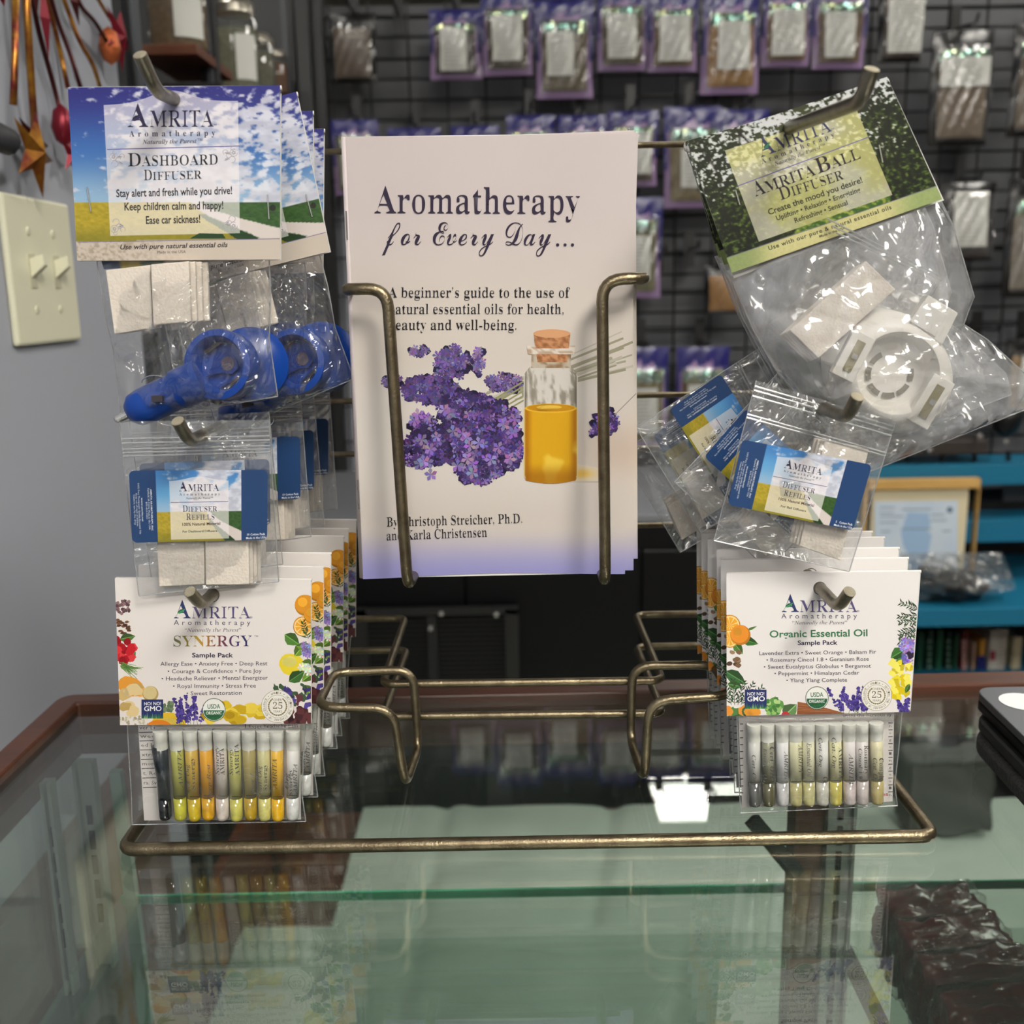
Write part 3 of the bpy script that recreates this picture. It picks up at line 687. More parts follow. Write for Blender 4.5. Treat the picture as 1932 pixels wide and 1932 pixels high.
def cover_art(A):
    # blurred stems and far flowers
    for k in range(16):
        x0, y0 = 930+random.uniform(-40, 60), 742+random.uniform(-12, 16); x1 = random.uniform(1150, 1196); y1 = y0-(x1-x0)*random.uniform(.22, .52)
        A.line(x0, y0, x1, y1, random.uniform(2, 6.5), random.choice([(190, 184, 168), (168, 163, 142), (198, 192, 178), (156, 151, 128)]))
    soft = [(122, 102, 156), (100, 80, 138), (142, 122, 174)]
    lavender(A, 790, 662, 17, 9, 26, 7, soft); lavender(A, 853, 684, 34, 30, 110, 9, [(88, 68, 126), (102, 82, 142), (124, 102, 162)]); lavender(A, 904, 682, 12, 26, 34, 8, soft)
    lavender(A, 742, 720, 20, 10, 24, 7, soft); lavender(A, 812, 735, 52, 26, 140, 9, [(94, 74, 134), (116, 94, 156), (80, 62, 118)]); lavender(A, 952, 722, 34, 16, 60, 8, soft)
    for k in range(5): A.line(905+k*9, 770+k*3, 990, 718+k*9, 3, (150, 150, 108))
    lavender(A, 800, 800, 26, 14, 50, 9)
    # near cluster
    for (x, y, rx, ry, n) in ((880, 775, 56, 36, 190), (930, 800, 52, 44, 200), (815, 840, 46, 34, 150), (870, 835, 60, 40, 200), (925, 860, 52, 40, 170), (905, 890, 44, 20, 100), (790, 862, 26, 20, 50), (962, 840, 22, 40, 70)):
        lavender(A, x, y, rx, ry, n, 10)
    for k in range(26): floret(A, 770+random.uniform(0, 205), 770+random.uniform(0, 125), 13, [(160, 134, 196), (144, 118, 182)])
    lavender(A, 1140, 800, 30, 22, 70, 8, ang=-.7); A.line(1160, 782, 1200, 742, 1.5, (150, 140, 140))
    # oil light on the table, bottle, cork
    A.grid(14, 6, A.quadpos((1060, 870), (1140, 884), (1150, 908), (1050, 908)), lambda X, Y: mixc((226, 214, 200), (236, 190, 80), np.exp(-((X-1095)/26)**2-((Y-893)/9)**2)))
    body = lambda u, v: (988+102*u+ (1-2*u)*(14*np.clip(1-v*9, 0, 1)**2+4*np.clip((v-.95)*20, 0, 1)), 690+216*v+6*np.sin(u*math.pi)*v)
    def gl(X, Y):
        u = (X-988)/102; e = np.abs(u-.5)*2; n = fbm(X/9., Y/34., 4, 3)
        up = mixc((214, 208, 200), (120, 112, 96), smst(.5, .7, n)*.7); up = mixc(up, (92, 84, 66), smst(.84, .93, e)*.7); up = mixc(up, (238, 234, 228), smst(.94, .99, e))
        oil = mixc((222, 168, 24), (176, 112, 6), smst(.62, .95, e)); oil = mixc(oil, (246, 214, 90), smst(.58, .72, fbm(X/40., Y/50., 3, 6))*.7); oil = mixc(oil, (150, 90, 6), smst(870, 900, Y)*.6)
        oil = mixc(oil, (242, 226, 160), smst(.93, .98, e)); return np.where((Y > 770+6*np.sin(u*math.pi))[..., None], oil, up)
    A.grid(34, 60, body, gl)
    A.disc(1039, 770, 49, (232, 182, 50), ry=9); A.disc(1039, 769, 45, (206, 146, 22), ry=7); A.disc(1036, 768, 24, (238, 196, 76), ry=4)
    A.grid(12, 8, A.quadpos((1004, 655), (1077, 655), (1077, 694), (1002, 694)), lambda X, Y: mixc((196, 184, 166), (142, 112, 80), smst(.4, .7, fbm(X/9., Y/9., 3, 4))))
    ck = lambda X, Y: mixc((206, 148, 104), (150, 96, 60), smst(.3, .75, fbm(X/5., Y/5., 3, 12)))
    A.grid(20, 16, A.quadpos((1008, 640), (1075, 640), (1070, 683), (1014, 683)), ck)
    A.ring(1039, 657, 1, .5, (200, 190, 180)); A.grid(16, 4, A.quadpos((994, 652), (1085, 652), (1083, 668), (996, 668)), lambda X, Y: mixc((228, 218, 206), (160, 124, 92), smst(.45, .6, fbm(X/12., Y/4., 2, 7))*.6))
    A.grid(20, 10, A.quadpos((1007, 628), (1076, 628), (1073, 657), (1011, 657)), ck); A.disc(1041, 629, 35, (218, 162, 118), ry=8)
    c = (46, 36, 60)
    A.text('Aromatherapy', 'serif', 707, 402, 1094, 404, 50, c, res=6); A.text('for Every Day', 'script', 721, 462, 1040, 463, 44, c, res=6)
    for k in range(3): A.disc(1052+k*14, 462, 3, c)
    k = (28, 26, 34)
    A.text('A beginner’s guide to the use of', 'serif', 733, 561, 1075, 561, 19, k, res=4); A.text('natural essential oils for health,', 'serif', 733, 592, 1063, 592, 19, k, res=4); A.text('beauty and well-being.', 'serif', 733, 622, 974, 622, 19, k, res=4)
    A.text('By Christoph Streicher, Ph.D.', 'serif', 730, 993, 985, 986, 17.5, k, res=4); A.text('and Karla Christensen', 'serif', 730, 1019, 919, 1012, 17.5, k, res=4)
booklet((651, 258), (1204, 251), (1179, 1081), (685, 1091), 0, 'frontmost lavender and oil bottle booklet with its full cover showing', True)
booklet((652, 264), (1197, 247), (1195, 1074), (690, 1086), .0050, 'second booklet, a thin strip of cover showing right of the front one')
booklet((655, 268), (1199, 258), (1203, 1052), (694, 1080), .0100, 'third booklet, outermost narrow strip on the right of the pocket')
# ------------------------------------------------------------ hanging packs
def creases(x, y, seed, f=1.0):
    wx = x*f+0.6*fbm(x*f*.7, y*f*.7, 2, seed+50); wy = y*f+0.6*fbm(x*f*.7+9, y*f*.7, 2, seed+60); r = 0
    for k, (fr, am) in enumerate(((1.6, 1.0), (3.4, .5), (7.0, .22))):
        n = vnoise(wx*fr+k*7+wy*fr*.4, wy*fr*.8-wx*fr*.3, seed+k); r = r+am*(1-2*np.abs(n-.5)*1.6)
    for k in range(7):
        rs = np.random.RandomState(seed*13+k); a = rs.uniform(0, math.pi); c = rs.uniform(-1, 1)
        d = np.cos(a)*(x/2-.5)+np.sin(a)*(y/2-.5)+c*.5; r = r+.55*np.exp(-np.abs(d)/.035)*(1 if k % 2 else -1)
    return r-0.9
def bag(name, Lp, Rp, Y, depth, parent, m, seed=1, amp=.0014, nx=46, ny=60, pw=.6, vtop=.35, vbot=.5, seam=True):
    Lp = np.array(Lp, float); Rp = np.array(Rp, float)
    def along(P, v):
        d = np.r_[0, np.cumsum(np.hypot(*np.diff(P, axis=0).T))]; d /= d[-1]
        return np.stack([np.interp(v, d, P[:, 0]), np.interp(v, d, P[:, 1])], -1)
    u, v = np.meshgrid(np.linspace(0, 1, nx+1), np.linspace(0, 1, ny+1)); l = along(Lp, v[:, 0]); r = along(Rp, v[:, 0])
    X = l[:, None, 0]*(1-u)+r[:, None, 0]*u; Yp = l[:, None, 1]*(1-u)+r[:, None, 1]*u
    prof = np.sin(np.pi*u)**pw*np.clip(np.sin(np.pi*np.clip(v, 0, 1)), 0, 1)**(vtop+(vbot-vtop)*v); edge = np.clip(np.minimum(np.minimum(u, 1-u), np.minimum(v*1.5, 1-v))*12, 0, 1)
    base = at(X, Yp, Y); b = MB()
    for sgn, sd in ((-1, seed), (1, seed+31)):
        off = sgn*depth/2*prof+amp*creases(u*2, v*2.4, sd)*edge*(1 if sgn < 0 else -1)
        P = base.copy(); P[..., 1] += off; vs = P.reshape(-1, 3)
        fs = [(j*(nx+1)+i, j*(nx+1)+i+1, (j+1)*(nx+1)+i+1, (j+1)*(nx+1)+i) for j in range(ny) for i in range(nx)]
        b.add(vs, fs if sgn < 0 else [f[::-1] for f in fs])
    o = b.build(name, m, parent, smooth=True)
    if seam:
        s = MB()
        for P in (Lp, Rp, np.array([Lp[-1], Rp[-1]])):
            q = at(P[:, 0], P[:, 1], Y); s.tube(list(q), .00028, 5)
        s.build('seam', SEAM, o)
    return o
def card_back(TLc, TRc, BRc, BLc, Y, parent, hole, gap=.0022, nx=70, dx=2):
    A = Art((0, Y+gap, 0), (0, -1, 0)); A.lay = 0
    A.grid(nx, int(nx*.8), A.quadpos(TLc, TRc, BRc, BLc), lambda X, Y_: mixc((222, 220, 216), (222, 220, 216), X*0), hole=hole)
    A.build('back_panel', PRINT, parent)
    a, b = at(*TLc, Y+gap/2), at(*TRc, Y+gap/2); MB().tube([a-np.array([0, 0, gap*.3]), b-np.array([0, 0, gap*.3])], gap*.48, 8).build('fold', CARD, parent, smooth=True)
def staple(p0, p1, Y, parent):
    a, b = at(*p0, Y-.0004), at(*p1, Y-.0004); u = np.array([0, .0006, 0]); MB().tube([a+u, a, b, b+u], .00032, 6).build('staple', STAPLE, parent)
def pad(px4, Y, th, parent, n=3, side=(1, 0, 0), lean=(0, 0, 0)):
    q = [at(*p, Y) for p in (px4[3], px4[2], px4[1], px4[0])]; g = th/n
    for k in range(n):
        b = MB(); s_ = np.array(side)*.0011*k; b.slab([p+s_+np.array([0, g*k, 0]) for p in q], (0, g*.86, 0)); b.build('cotton_pad', PAD, parent, bevel=.0004)
def place(rt, ref, Y0, tgt, Y1, rot, label, group=None):
    """copy of a pack: turned by rot about its hole, its reference corner carried to tgt at depth Y1"""
    O = np.array(rt.location); p = at(*ref, Y0)-O; c, s_ = math.cos(rot), math.sin(rot)
    p2 = np.array([p[0]*c+p[2]*s_, p[1], -p[0]*s_+p[2]*c]); d = at(*tgt, Y1)-(O+p2)
    return dup(rt, d, rot, label, group)
NY = (0, -1, 0)

# --- dashboard diffuser packs (top left hook)
YD = .430; hD = (328, 187, 8)
TLd, TRd, BRd, BLd = (128, 165), (528.5, 161), (528.5, 489.5), (145.6, 492)
dp = root('diffuser_pack', 'frontmost dashboard diffuser pack, sky and field card, blue vent clip and pads in its bag', 'blister pack', at(328, 187, YD), 'dashboard diffuser packs')
A = Art((0, YD, 0), NY); md = meadow(400, 290, .755, 128, 163, seed=11); sq = A.quadpos(TLd, TRd, BRd, BLd)
def dcol(X, Y):
    c = md(X, Y); s_ = mixc((204, 192, 178), (170, 156, 138), smst(.4, .7, fbm(X/5., Y/5., 3, 4))*(1-smst(200, 380, X)))
    s_ = mixc(s_, (196, 186, 168), smst(360, 470, X)*0+0*X); return np.where((Y > 456-(X-146)*.0165)[..., None], s_, c)
A.grid(180, 150, sq, dcol, hole=hD)
arch = lambda u, v: (195.6+12.5*v+(253.5-9*v)*u, (199-8*u-20*np.exp(-((u-.5)/.20)**2)-4*np.exp(-((u-.5)/.36)**2))*(1-v)+v*(445-5*u))
mv = meadow(400, 290, .755, 128, 163, seed=11, veil=.66)
A.grid(110, 100, arch, mv, hole=hD)
A.line(202, 282, 453, 275.5, 1.8, (96, 88, 160)); A.line(146, 457, 528, 450.5, 1.2, (110, 104, 150))
for (x, y, sx, sy) in ((214, 296, 1, 1), (441, 288, -1, 1), (216, 432, 1, -1), (441, 426, -1, -1)): swirl(A, x, y, sx, sy)
A.disc(514.5, 392, 6, (38, 42, 34)); A.line(504, 384, 528, 386, 1.5, (40, 80, 44)); A.poly([(358, 450), (376, 440), (420, 441), (426, 450)], (34, 66, 38))
logo(A, 241, 280, 403, 240, 44, 31, DKP, sl=-.006); A.text('Aromatherapy', 'serifb', 244, 258, 406, 256, 11, (40, 38, 66), space=1.9); A.text('Naturally the Purest™', 'bi', 269, 272, 382, 269.6, 8, (50, 46, 70))
k = (26, 24, 34)
A.text('D', 'serif', 241.5, 314, 266, 313.5, 25, k); A.text('ASHBOARD', 'serif', 268, 313.5, 411, 310.5, 19.5, k); A.text('D', 'serif', 271.7, 340.4, 287, 340, 20, k); A.text('IFFUSER', 'serif', 288.5, 340, 381, 337.3, 15.5, k)
A.text('Stay alert and fresh while you drive!', 'sansb', 219.6, 372, 438, 366, 15, k); A.text('Keep children calm and happy!', 'sansb', 235, 397, 421.4, 394, 15, k); A.text('Ease car sickness!', 'sansb', 275.5, 422.4, 378, 420, 15, k)
A.text('Use with pure natural essential oils', 'sansbi', 227, 470.6, 430, 466, 9.5, k); A.text('Made in the USA', 'sans', 296.6, 478.5, 350.6, 477.5, 5.4, (70, 60, 60))
A.build('header_card', PRINT, dp)
card_back((131, 166), (531, 163), (531, 491), (149, 493), YD, dp, (329, 188, 9))
staple((163.7, 353.5), (172, 399.5), YD, dp); staple((504.7, 367.5), (507.8, 413.4), YD, dp)
bag('bag', [(182, 488), (188, 530), (200, 600), (214, 660), (224, 740), (228, 797)], [(508, 487), (511, 560), (508, 640), (517, 700), (524, 748)], YD+.004, .030, dp, BAG, 5, .0020, 60, 76, vtop=.5)
pad([(199, 510), (283, 500), (288, 619), (215.5, 631)], YD-.004, .006, dp, 3); pad([(284, 499), (356, 493), (360, 606.6), (289, 614)], YD-.0065, .010, dp, 4, (1.6, 0, 0))
A = Art((0, YD+.004, 0), NY); A.grid(30, 8, A.quadpos((190, 488), (420, 488), (420, 496), (196, 508)), lambda X, Y: np.where((X < 226)[..., None], (44, 62, 96), np.where((X < 268)[..., None], (180, 160, 50), np.where((X < 310)[..., None], (60, 96, 62), (214, 206, 200)))))
A.build('inner_label', PRINT, dp)
# blue vent-clip diffuser: cup, barrel, plug
BLUE = mat('glossy blue plastic', (8, 62, 150), 0.3, spec=.5); BLUED = mat('blue plastic inside', (10, 50, 130), 0.4); GAPD = mat('dark slot', (52, 48, 54), 0.6)
def blue_diffuser(parent):
    C = at(421, 690, YD+.006); ax = V((-.16, -.975, .15)).normalized(); r = 66/FPX*.44
    cup = MB().lathe(tuple(C), [(0, -.001), (r*.66, -.001), (r*.74, .0055), (r*.80, .0068), (r*.97, .0062), (r, .004), (r*.98, -.004), (r*.9, -.0068)], 44, axis=ax).build('cup', BLUE, parent, smooth='auto')
    e1 = V((1, 0, 0)); e1 = (e1-ax*e1.dot(ax)).normalized(); e2 = ax.cross(e1)*-1
    if e2.z < 0: e2 = -e2
    Cv = V(C)
    def P(a, b, h): q = Cv+e1*a*r+e2*b*r+ax*h; return (q.x, q.y, q.z)
    def plate(pts, h0, h1, m, nm, par):
        b = MB(); n = len(pts); b.add([P(x, y, h0) for x, y in pts]+[P(x, y, h1) for x, y in pts], [tuple(range(n)), tuple(range(2*n-1, n-1, -1))]+[(i, (i+1) % n, n+(i+1) % n, n+i) for i in range(n)]); return b.build(nm, m, par)
    tear = [(-.48, -.30), (-.30, -.05), (-.20, .22), (0.02, .36), (.28, .32), (.45, .12), (.47, -.10), (.30, -.24), (0, -.20), (-.25, -.24)]
    plate(tear, .0005, .0012, BLUED, 'vent_recess', cup); plate([(.2*math.cos(a)+.18, .2*math.sin(a)+.05) for a in [k*.52 for k in range(12)]], .0013, .0015, mat('brown pad seen inside', (76, 66, 86), .7), 'vent_hole', cup)
    plate([(-.5, .42), (-.15, .64), (.12, .66), (-.1, .54), (-.42, .34)], .001, .0016, GAPD, 'vent_slot', cup); plate([(-.1, -.66), (.2, -.62), (.52, -.38), (.46, -.33), (.1, -.52)], .001, .0016, GAPD, 'vent_slot', cup)
    B0 = Cv+V((.0095, .0095, 0)); b = MB().lathe(tuple(B0), [(r*.8, .004), (r*1.05, .001), (r*1.08, -.006), (r*.9, -.0085), (0, -.009)], 32, axis=V((.25, -.93, .2)).normalized()); b.build('barrel', BLUE, parent, smooth='auto')
    a = at(366, 722, YD+.004); b_ = at(246, 779, YD+.002); d = V(b_-a); L_ = d.length; dn = d.normalized(); R = .0078
    b = MB().lathe(tuple(a), [(R*1.12, -.004), (R*1.1, L_*.25), (R*.98, L_*.30), (R, L_*.75), (R*.9, L_*.92), (R*.55, L_*1.02), (0, L_*1.05)], 24, axis=dn); pl = b.build('plug', BLUE, parent, smooth='auto')
    m = at(297, 752, YD-.0065); MB().box(m-np.array([.0022, .0008, .0012]), m+np.array([.0022, .0015, .0012])).build('plug_slot', GAPD, pl)
    for sx, p in ((1, (292, 722)), (-1, (322, 790))):
        c = at(*p, YD+.003); MB().tube([c+np.array([(.0055)*math.cos(t), 0, .003*math.sin(t)*sx+.001*t*0]) for t in [k*math.pi/8 for k in range(9)]], .0003, 6).build('spring_clip', STAPLE, pl)
    tip = V(b_)+dn*.0008; MB().lathe(tuple(tip), [(.0018, 0), (.0018, .0055), (.001, .0065), (0, .0066)], 12, axis=dn).build('metal_tip', STAPLE, pl)
blue_diffuser(dp)
place(dp, TRd, YD, (559, 173), .462, -.225, 'second dashboard diffuser pack, tilted card showing green field right of the front card', 'dashboard diffuser packs')
place(dp, TRd, YD, (590, 209), .492, -.02, 'third dashboard diffuser pack, narrow strip of blue sky card behind the tilted one', 'dashboard diffuser packs')
place(dp, TRd, YD, (611, 243), .515, .0, 'rearmost dashboard diffuser pack, its card edge nearest the booklets', 'dashboard diffuser packs')

# --- refill label, bag
def refill_label(quad, Y, parent, N=NY, P=None, foot='For Dashboard Diffusers', cnt='10 Cotton Pads', seed=2):
    W, H = 825, 425; A = Art(P if P is not None else (0, Y, 0), N, tf=imap(quad, W, H)); A.lay = 0; r = 30; A.lay = 2
    arc = lambda cx, cy, a0: [(cx+r*math.cos(a0+k*math.pi/8), cy+r*math.sin(a0+k*math.pi/8)) for k in range(5)]
    A.poly(arc(W-r, r, -math.pi/2)+arc(W-r, H-r, 0)+arc(r, H-r, math.pi/2)+arc(r, r, math.pi), (36, 68, 114)); A.lay += .3
    rect = lambda x0, y0, x1, y1: (lambda u, v: (x0+(x1-x0)*u, y0+(y1-y0)*v))
    A.grid(90, 80, rect(158, 0, 668, H), meadow(510, 425, .58, 158, 0, deep=0, sc=.7, seed=seed))
    pv = meadow(510, 425, .58, 158, 0, deep=0, sc=.7, seed=seed, veil=.68)
    A.grid(60, 60, lambda u, v: (238+354*u, (64-26*np.exp(-((u-.5)/.28)**2))*(1-v)+v*412), pv)
    logo(A, 295, 345, 535, 125, 58, 42, DKP); A.text('Aromatherapy', 'serifb', 297, 150, 540, 150, 14, (50, 46, 70), space=1.9); A.text('Naturally the Purest™', 'bi', 335, 172, 498, 172, 11, (60, 56, 76), res=1)
    A.line(242, 191, 590, 189, 3.5, (60, 58, 120)); k = (36, 36, 66)
    A.text('D', 'serif', 314, 247, 344, 247, 38, k); A.text('IFFUSER', 'serif', 347, 247, 523, 247, 30, k); A.text('R', 'serif', 335, 296, 364, 296, 38, k); A.text('EFILLS', 'serif', 367, 296, 505, 296, 30, k)
    A.text('100% Natural Material', 'sansb', 310, 331, 540, 329, 18, (70, 40, 40)); A.text(foot, 'sansb', 310 if 'Dash' in foot else 335, 371, 520 if 'Dash' in foot else 500, 371, 13, (40, 50, 50))
    wt = (232, 236, 240); A.text(cnt, 'sansb', 703, 398, 812, 396, 14, wt, res=1); A.text('Made in the USA', 'sansb', 697, 419, 818, 417, 13.5, wt, res=1)
    for t, x, y0, y1, st in (('AMRITA AROMATHERAPY, INC', 122, 110, 355, 'sansb'), ('Fairfield, IA 52556 Made in the USA', 106, 105, 350, 'sans'), ('800-410-9651', 92, 185, 285, 'sans'), ('www.amrita.net', 66, 160, 300, 'sansb'), ('100% Pure Therapeutic Quality Essential Oils', 48, 75, 375, 'sans'), ('Keep out of reach of children.', 34, 135, 330, 'sans'), ('Caution, use by the drop', 20, 140, 320, 'sans')):
        A.text(t, st, x, y0, x, y1, 10.5, (214, 222, 232), res=1)
    return A.build('printed_label', LABELM, parent)
def zipbag(parent, TL, TR, BR, BL, Y, seed, v0=.10, v1=.19, depth=.008, bulge=None, amp=.0007):
    TL, TR, BR, BL = [np.array(p, float) for p in (TL, TR, BR, BL)]; mx = lambda a, b, t: a*(1-t)+b*t
    nL = [tuple(mx(TL, BL, t)) for t in np.linspace(0, 1, 8)]; nR = [tuple(mx(TR, BR, t)) for t in np.linspace(0, 1, 8)]
    if bulge: nL[-2:], nR[-2:] = nL[-2:], nR[-2:]
    o = bag('zip_bag', nL, nR, Y, depth, parent, ZIP, seed, amp, 40, 50, .7, .8, .6)
    b = MB()
    for t in (v0, v0+.025, v0+.06, v1-.02, v1):
        a, c = at(*mx(TL, BL, t), Y-.0012), at(*mx(TR, BR, t), Y-.0012); b.tube([a, c], .0004, 6)
    b.build('zip_seal', SEAM, parent)
    return o
YRf = .424
rp = root('refill_pack', 'frontmost refill bag on the left middle hook, blue label with two white pads below', 'zip bag', at(372, 822, YRf), 'left refill packs')
zipbag(rp, (225, 795), (507, 792), (526, 1097), (262, 1124), YRf+.003, 21, .10, .20)
refill_label([(243.2, 888), (505, 886.6), (504, 1018), (249.5, 1024)], YRf-.0015, rp)
pad([(290, 930), (383, 930), (386, 1103), (300, 1107)], YRf+.002, .004, rp, 3, (.5, 0, 0)); pad([(386, 930), (468, 930), (470, 1103), (388, 1104)], YRf+.001, .006, rp, 4, (1.2, 0, 0))
ref = (505, 886.6)
for tgt, Y1, rot, lb in (((508, 866), .452, -.03, 'second refill bag, its label top showing just above the front label'), ((566, 824), .482, -.02, 'third refill bag, plain blue label end beside the front label'),
                         ((591, 812), .508, -.03, 'fourth refill bag, thin strip of blue label behind the third bag'), ((619, 790), .540, -.02, 'rearmost refill bag beside the grey wall strip and booklets')):
    place(rp, ref, YRf, tgt, Y1, rot, lb, 'left refill packs')

# --- sample packs
def vial(parent, xb, yb, xt, yt, Y, rpx, bodyc, liqc, txt=None, down=False, lf=.26, idx=0, cap=True):
    """small stoppered sample vial: clouded upper part, bright liquid foot, plug"""
    B, T = at(xb, yb, Y), at(xt, yt, Y); d = T-B; L_ = np.linalg.norm(d); a = V(d/L_); r = rpx/FPX*(Y+.02)
    nm = '%d_%d_%d' % tuple(bodyc); mb = mat('vial glass '+nm, bodyc, .25, spec=.6, coat=.5, noise=(160, tuple(min(255, c*.88+10) for c in bodyc), .4))
    ml = mat('vial liquid %d_%d_%d' % tuple(liqc), liqc, .06, spec=.7, coat=1.0, noise=(220, tuple(c*.72 for c in liqc), .3))
    p0, p1 = B, B+d*.86
    v = MB().lathe(tuple(B+d*lf), [(r, 0), (r, L_*(.86-lf)), (r*.8, L_*(.865-lf))], 16, axis=a).build('vial', mb, parent, smooth=True)
    MB().lathe(tuple(B), [(r*.55, 0), (r*.92, L_*.012), (r, L_*.04), (r, L_*lf)], 16, axis=a).build('liquid', ml, v, smooth=True)
    if cap:
        pc = mat('translucent plug', (232, 233, 226), .3, noise=(200, (206, 206, 196), .4))
        MB().lathe(tuple(B+d*.80), [(r*1.06, 0), (r*1.06, L_*.10), (r*1.12, L_*.105), (r*1.12, L_*.20), (0, L_*.2)], 14, axis=a).build('plug', pc, v, smooth='auto')
    if txt:
        A = Art((0, Y-r*1.02, 0), NY); col = (84, 82, 78); e = np.array([xt-xb, yt-yb])
        for n_, (t, f0, f1, o, h) in enumerate(txt):
            a_, b_ = (xb+e[0]*f0+o, yb+e[1]*f0), (xb+e[0]*f1+o, yb+e[1]*f1)
            if down: a_, b_ = b_, a_
            A.text(t, 'italic' if n_ % 2 == 0 else 'serif', *a_, *b_, h, col, res=1)
        A.line(xb-rpx*.8, yb-44, xb+rpx*.8, yb-44, 1.2, (60, 56, 40)); 
        if len(A.v): A.build('vial_print', PRINTM, v)
    return v
YS = .432; hS = (401, 1123, 9)
sp = root('sample_pack', 'frontmost white blend sample pack on the left, flowers and fruit border, ten amber vials', 'sample pack', at(401, 1123, YS), 'left sample packs')
TLs, TRs, BRs, BLs = (216.6, 1090.4), (586.5, 1093.5), (587, 1365), (226.6, 1368)
A = Art((0, YS, 0), NY, clip=[TLs, TRs, BRs, BLs])
A.grid(150, 110, A.quadpos(TLs, TRs, BRs, BLs), lambda X, Y: mixc((236, 230, 226), (232, 224, 220), smst(1090, 1360, Y)), hole=hS)
A.ring(401, 1123, 12.5, 1.6, (110, 106, 104))
for k in range(34): A.blob(232+random.uniform(-14, 12), 1147+random.uniform(-15, 14), 3.2, random.choice([(120, 90, 96), (92, 66, 74), (150, 118, 120)]))
for k in range(16): A.blob(232+random.uniform(-10, 12), 1182+random.uniform(-14, 14), 4.5, random.choice([(96, 62, 46), (66, 40, 30), (124, 84, 60)]), sq=.6)
A.leaf(226, 1206, 30, 18, -.2, (82, 120, 60)); A.leaf(238, 1248, 26, 20, -.8, (74, 112, 62))
for k in range(26): A.blob(236+random.uniform(-18, 16), 1226+random.uniform(-20, 22), 8, random.choice([(206, 34, 44), (178, 22, 36), (226, 62, 66), (150, 16, 30)]))
for k in range(40):
    a = random.uniform(-.1, 1.0); x, y = 226+random.uniform(0, 10), 1252+random.uniform(-4, 10); A.line(x, y, x+random.uniform(12, 40)*math.cos(a), y+random.uniform(10, 28)*math.sin(a), 1, random.choice([(90, 130, 60), (120, 160, 80), (70, 110, 50)]))
A.blob(246, 1296, 26, (232, 158, 60), 14, .1, .7, .4); A.blob(260, 1302, 18, (244, 182, 90), 12, .12, .6, .5)
for k in range(9): A.blob(238+random.uniform(-10, 22), 1320+random.uniform(-26, 30), 12, random.choice([(214, 184, 122), (196, 164, 100), (230, 204, 150)]), 10, .3, .8)
A.disc(284, 1309, 15, (186, 160, 100)); A.disc(283, 1307, 13, (222, 202, 146))
for k in range(40): A.blob(238+random.uniform(-14, 44), 1361+random.uniform(-9, 6), 2.4, random.choice([(200, 192, 168), (170, 160, 134), (226, 218, 196)]), 6)
for k in range(20): A.blob(314+random.uniform(-8, 12), 1332+random.uniform(-8, 10), 4, random.choice([(92, 116, 86), (120, 138, 108)]))
A.disc(318, 1370, 34, (226, 186, 50), ry=26); A.disc(316, 1374, 30, (246, 214, 96), ry=20); A.disc(300, 1376, 26, (232, 132, 36), ry=18); A.disc(300, 1378, 20, (246, 170, 70), ry=13)
for k in range(11): spike(A, 352+random.uniform(-20, 26), 1372, random.uniform(34, 62), -1.57+random.uniform(-.45, .3), 3.4, 34)
for k in range(26): A.blob(random.uniform(388, 500), 1356-12*math.sin((k % 13)/12*3)+random.uniform(-18, 14), random.uniform(9, 15), random.choice([(222, 190, 46), (204, 170, 30), (236, 208, 76), (182, 148, 24)]), 12, .12, .7)
orange(A, 576, 1142, 20); orange(A, 572, 1182, 19, True); orange(A, 590, 1160, 17); A.blob(550, 1254, 24, (238, 214, 54), 16, .05, .86, .3); A.blob(546, 1248, 14, (248, 236, 130), 12, .1, .7)
for (x, y, l, w_, a) in ((537, 1197, 34, 26, .6), (556, 1238, 36, 22, -.9), (545, 1286, 36, 24, -.6), (568, 1250, 30, 20, .2), (575, 1292, 30, 20, 1.0), (560, 1220, 34, 20, .1), (590, 1270, 26, 18, 2.5)): A.leaf(x, y, l, w_, a, random.choice([(86, 132, 56), (62, 104, 46), (112, 150, 58)]))
sprig(A, 582, 1205, 34, -1.9, 8, (50, 84, 50)); 
for k in range(20): floret(A, 580+random.uniform(-9, 9), 1226+random.uniform(-12, 12), 6, [(142, 126, 196), (116, 98, 176), (170, 158, 214)])
for k in range(7): floret(A, 578+random.uniform(-12, 8), 1262+random.uniform(-10, 10), 8, [(240, 240, 226)])
for k in range(40): A.blob(556+random.uniform(-40, 34), 1318+random.uniform(-26, 20), 7, random.choice([(62, 50, 118), (84, 70, 150), (46, 36, 84), (60, 90, 60), (100, 52, 60)]), 8, .5, .6, random.uniform(0, 3))
for k in range(26): A.blob(566+random.uniform(-26, 26), 1350+random.uniform(-14, 14), 7, random.choice([(70, 34, 40), (96, 50, 52), (50, 26, 34)]))
badges(A, 267, 1319.6, 403.6, 1339, 523.8, 1332.6, 31)
logo(A, 328.4, 360, 472.5, 1166.5, 34, 22, (52, 62, 108), (92, 84, 128), leafcol=(70, 140, 96), tm='®')
A.text('Aromatherapy', 'sans', 328, 1179, 472.5, 1179, 9.5, (84, 84, 106), space=1.7); A.text('“Naturally the Purest”', 'italic', 349, 1192, 455, 1191.5, 6.5, (84, 82, 92))
def syn(t):
    st = [(96, 104, 76), (150, 140, 70), (206, 168, 66), (150, 92, 56), (104, 52, 84), (60, 54, 110), (44, 52, 96)]; q = min(5.999, max(0, t*6)); i = int(q); return tuple(np.array(st[i])*(1-q+i)+np.array(st[i+1])*(q-i))
A.text('SYNERGY', 'serif', 327.5, 1219.5, 475, 1219, 20, syn, res=3); A.text('™', 'sans', 480, 1203, 487, 1203, 4, (80, 80, 100))
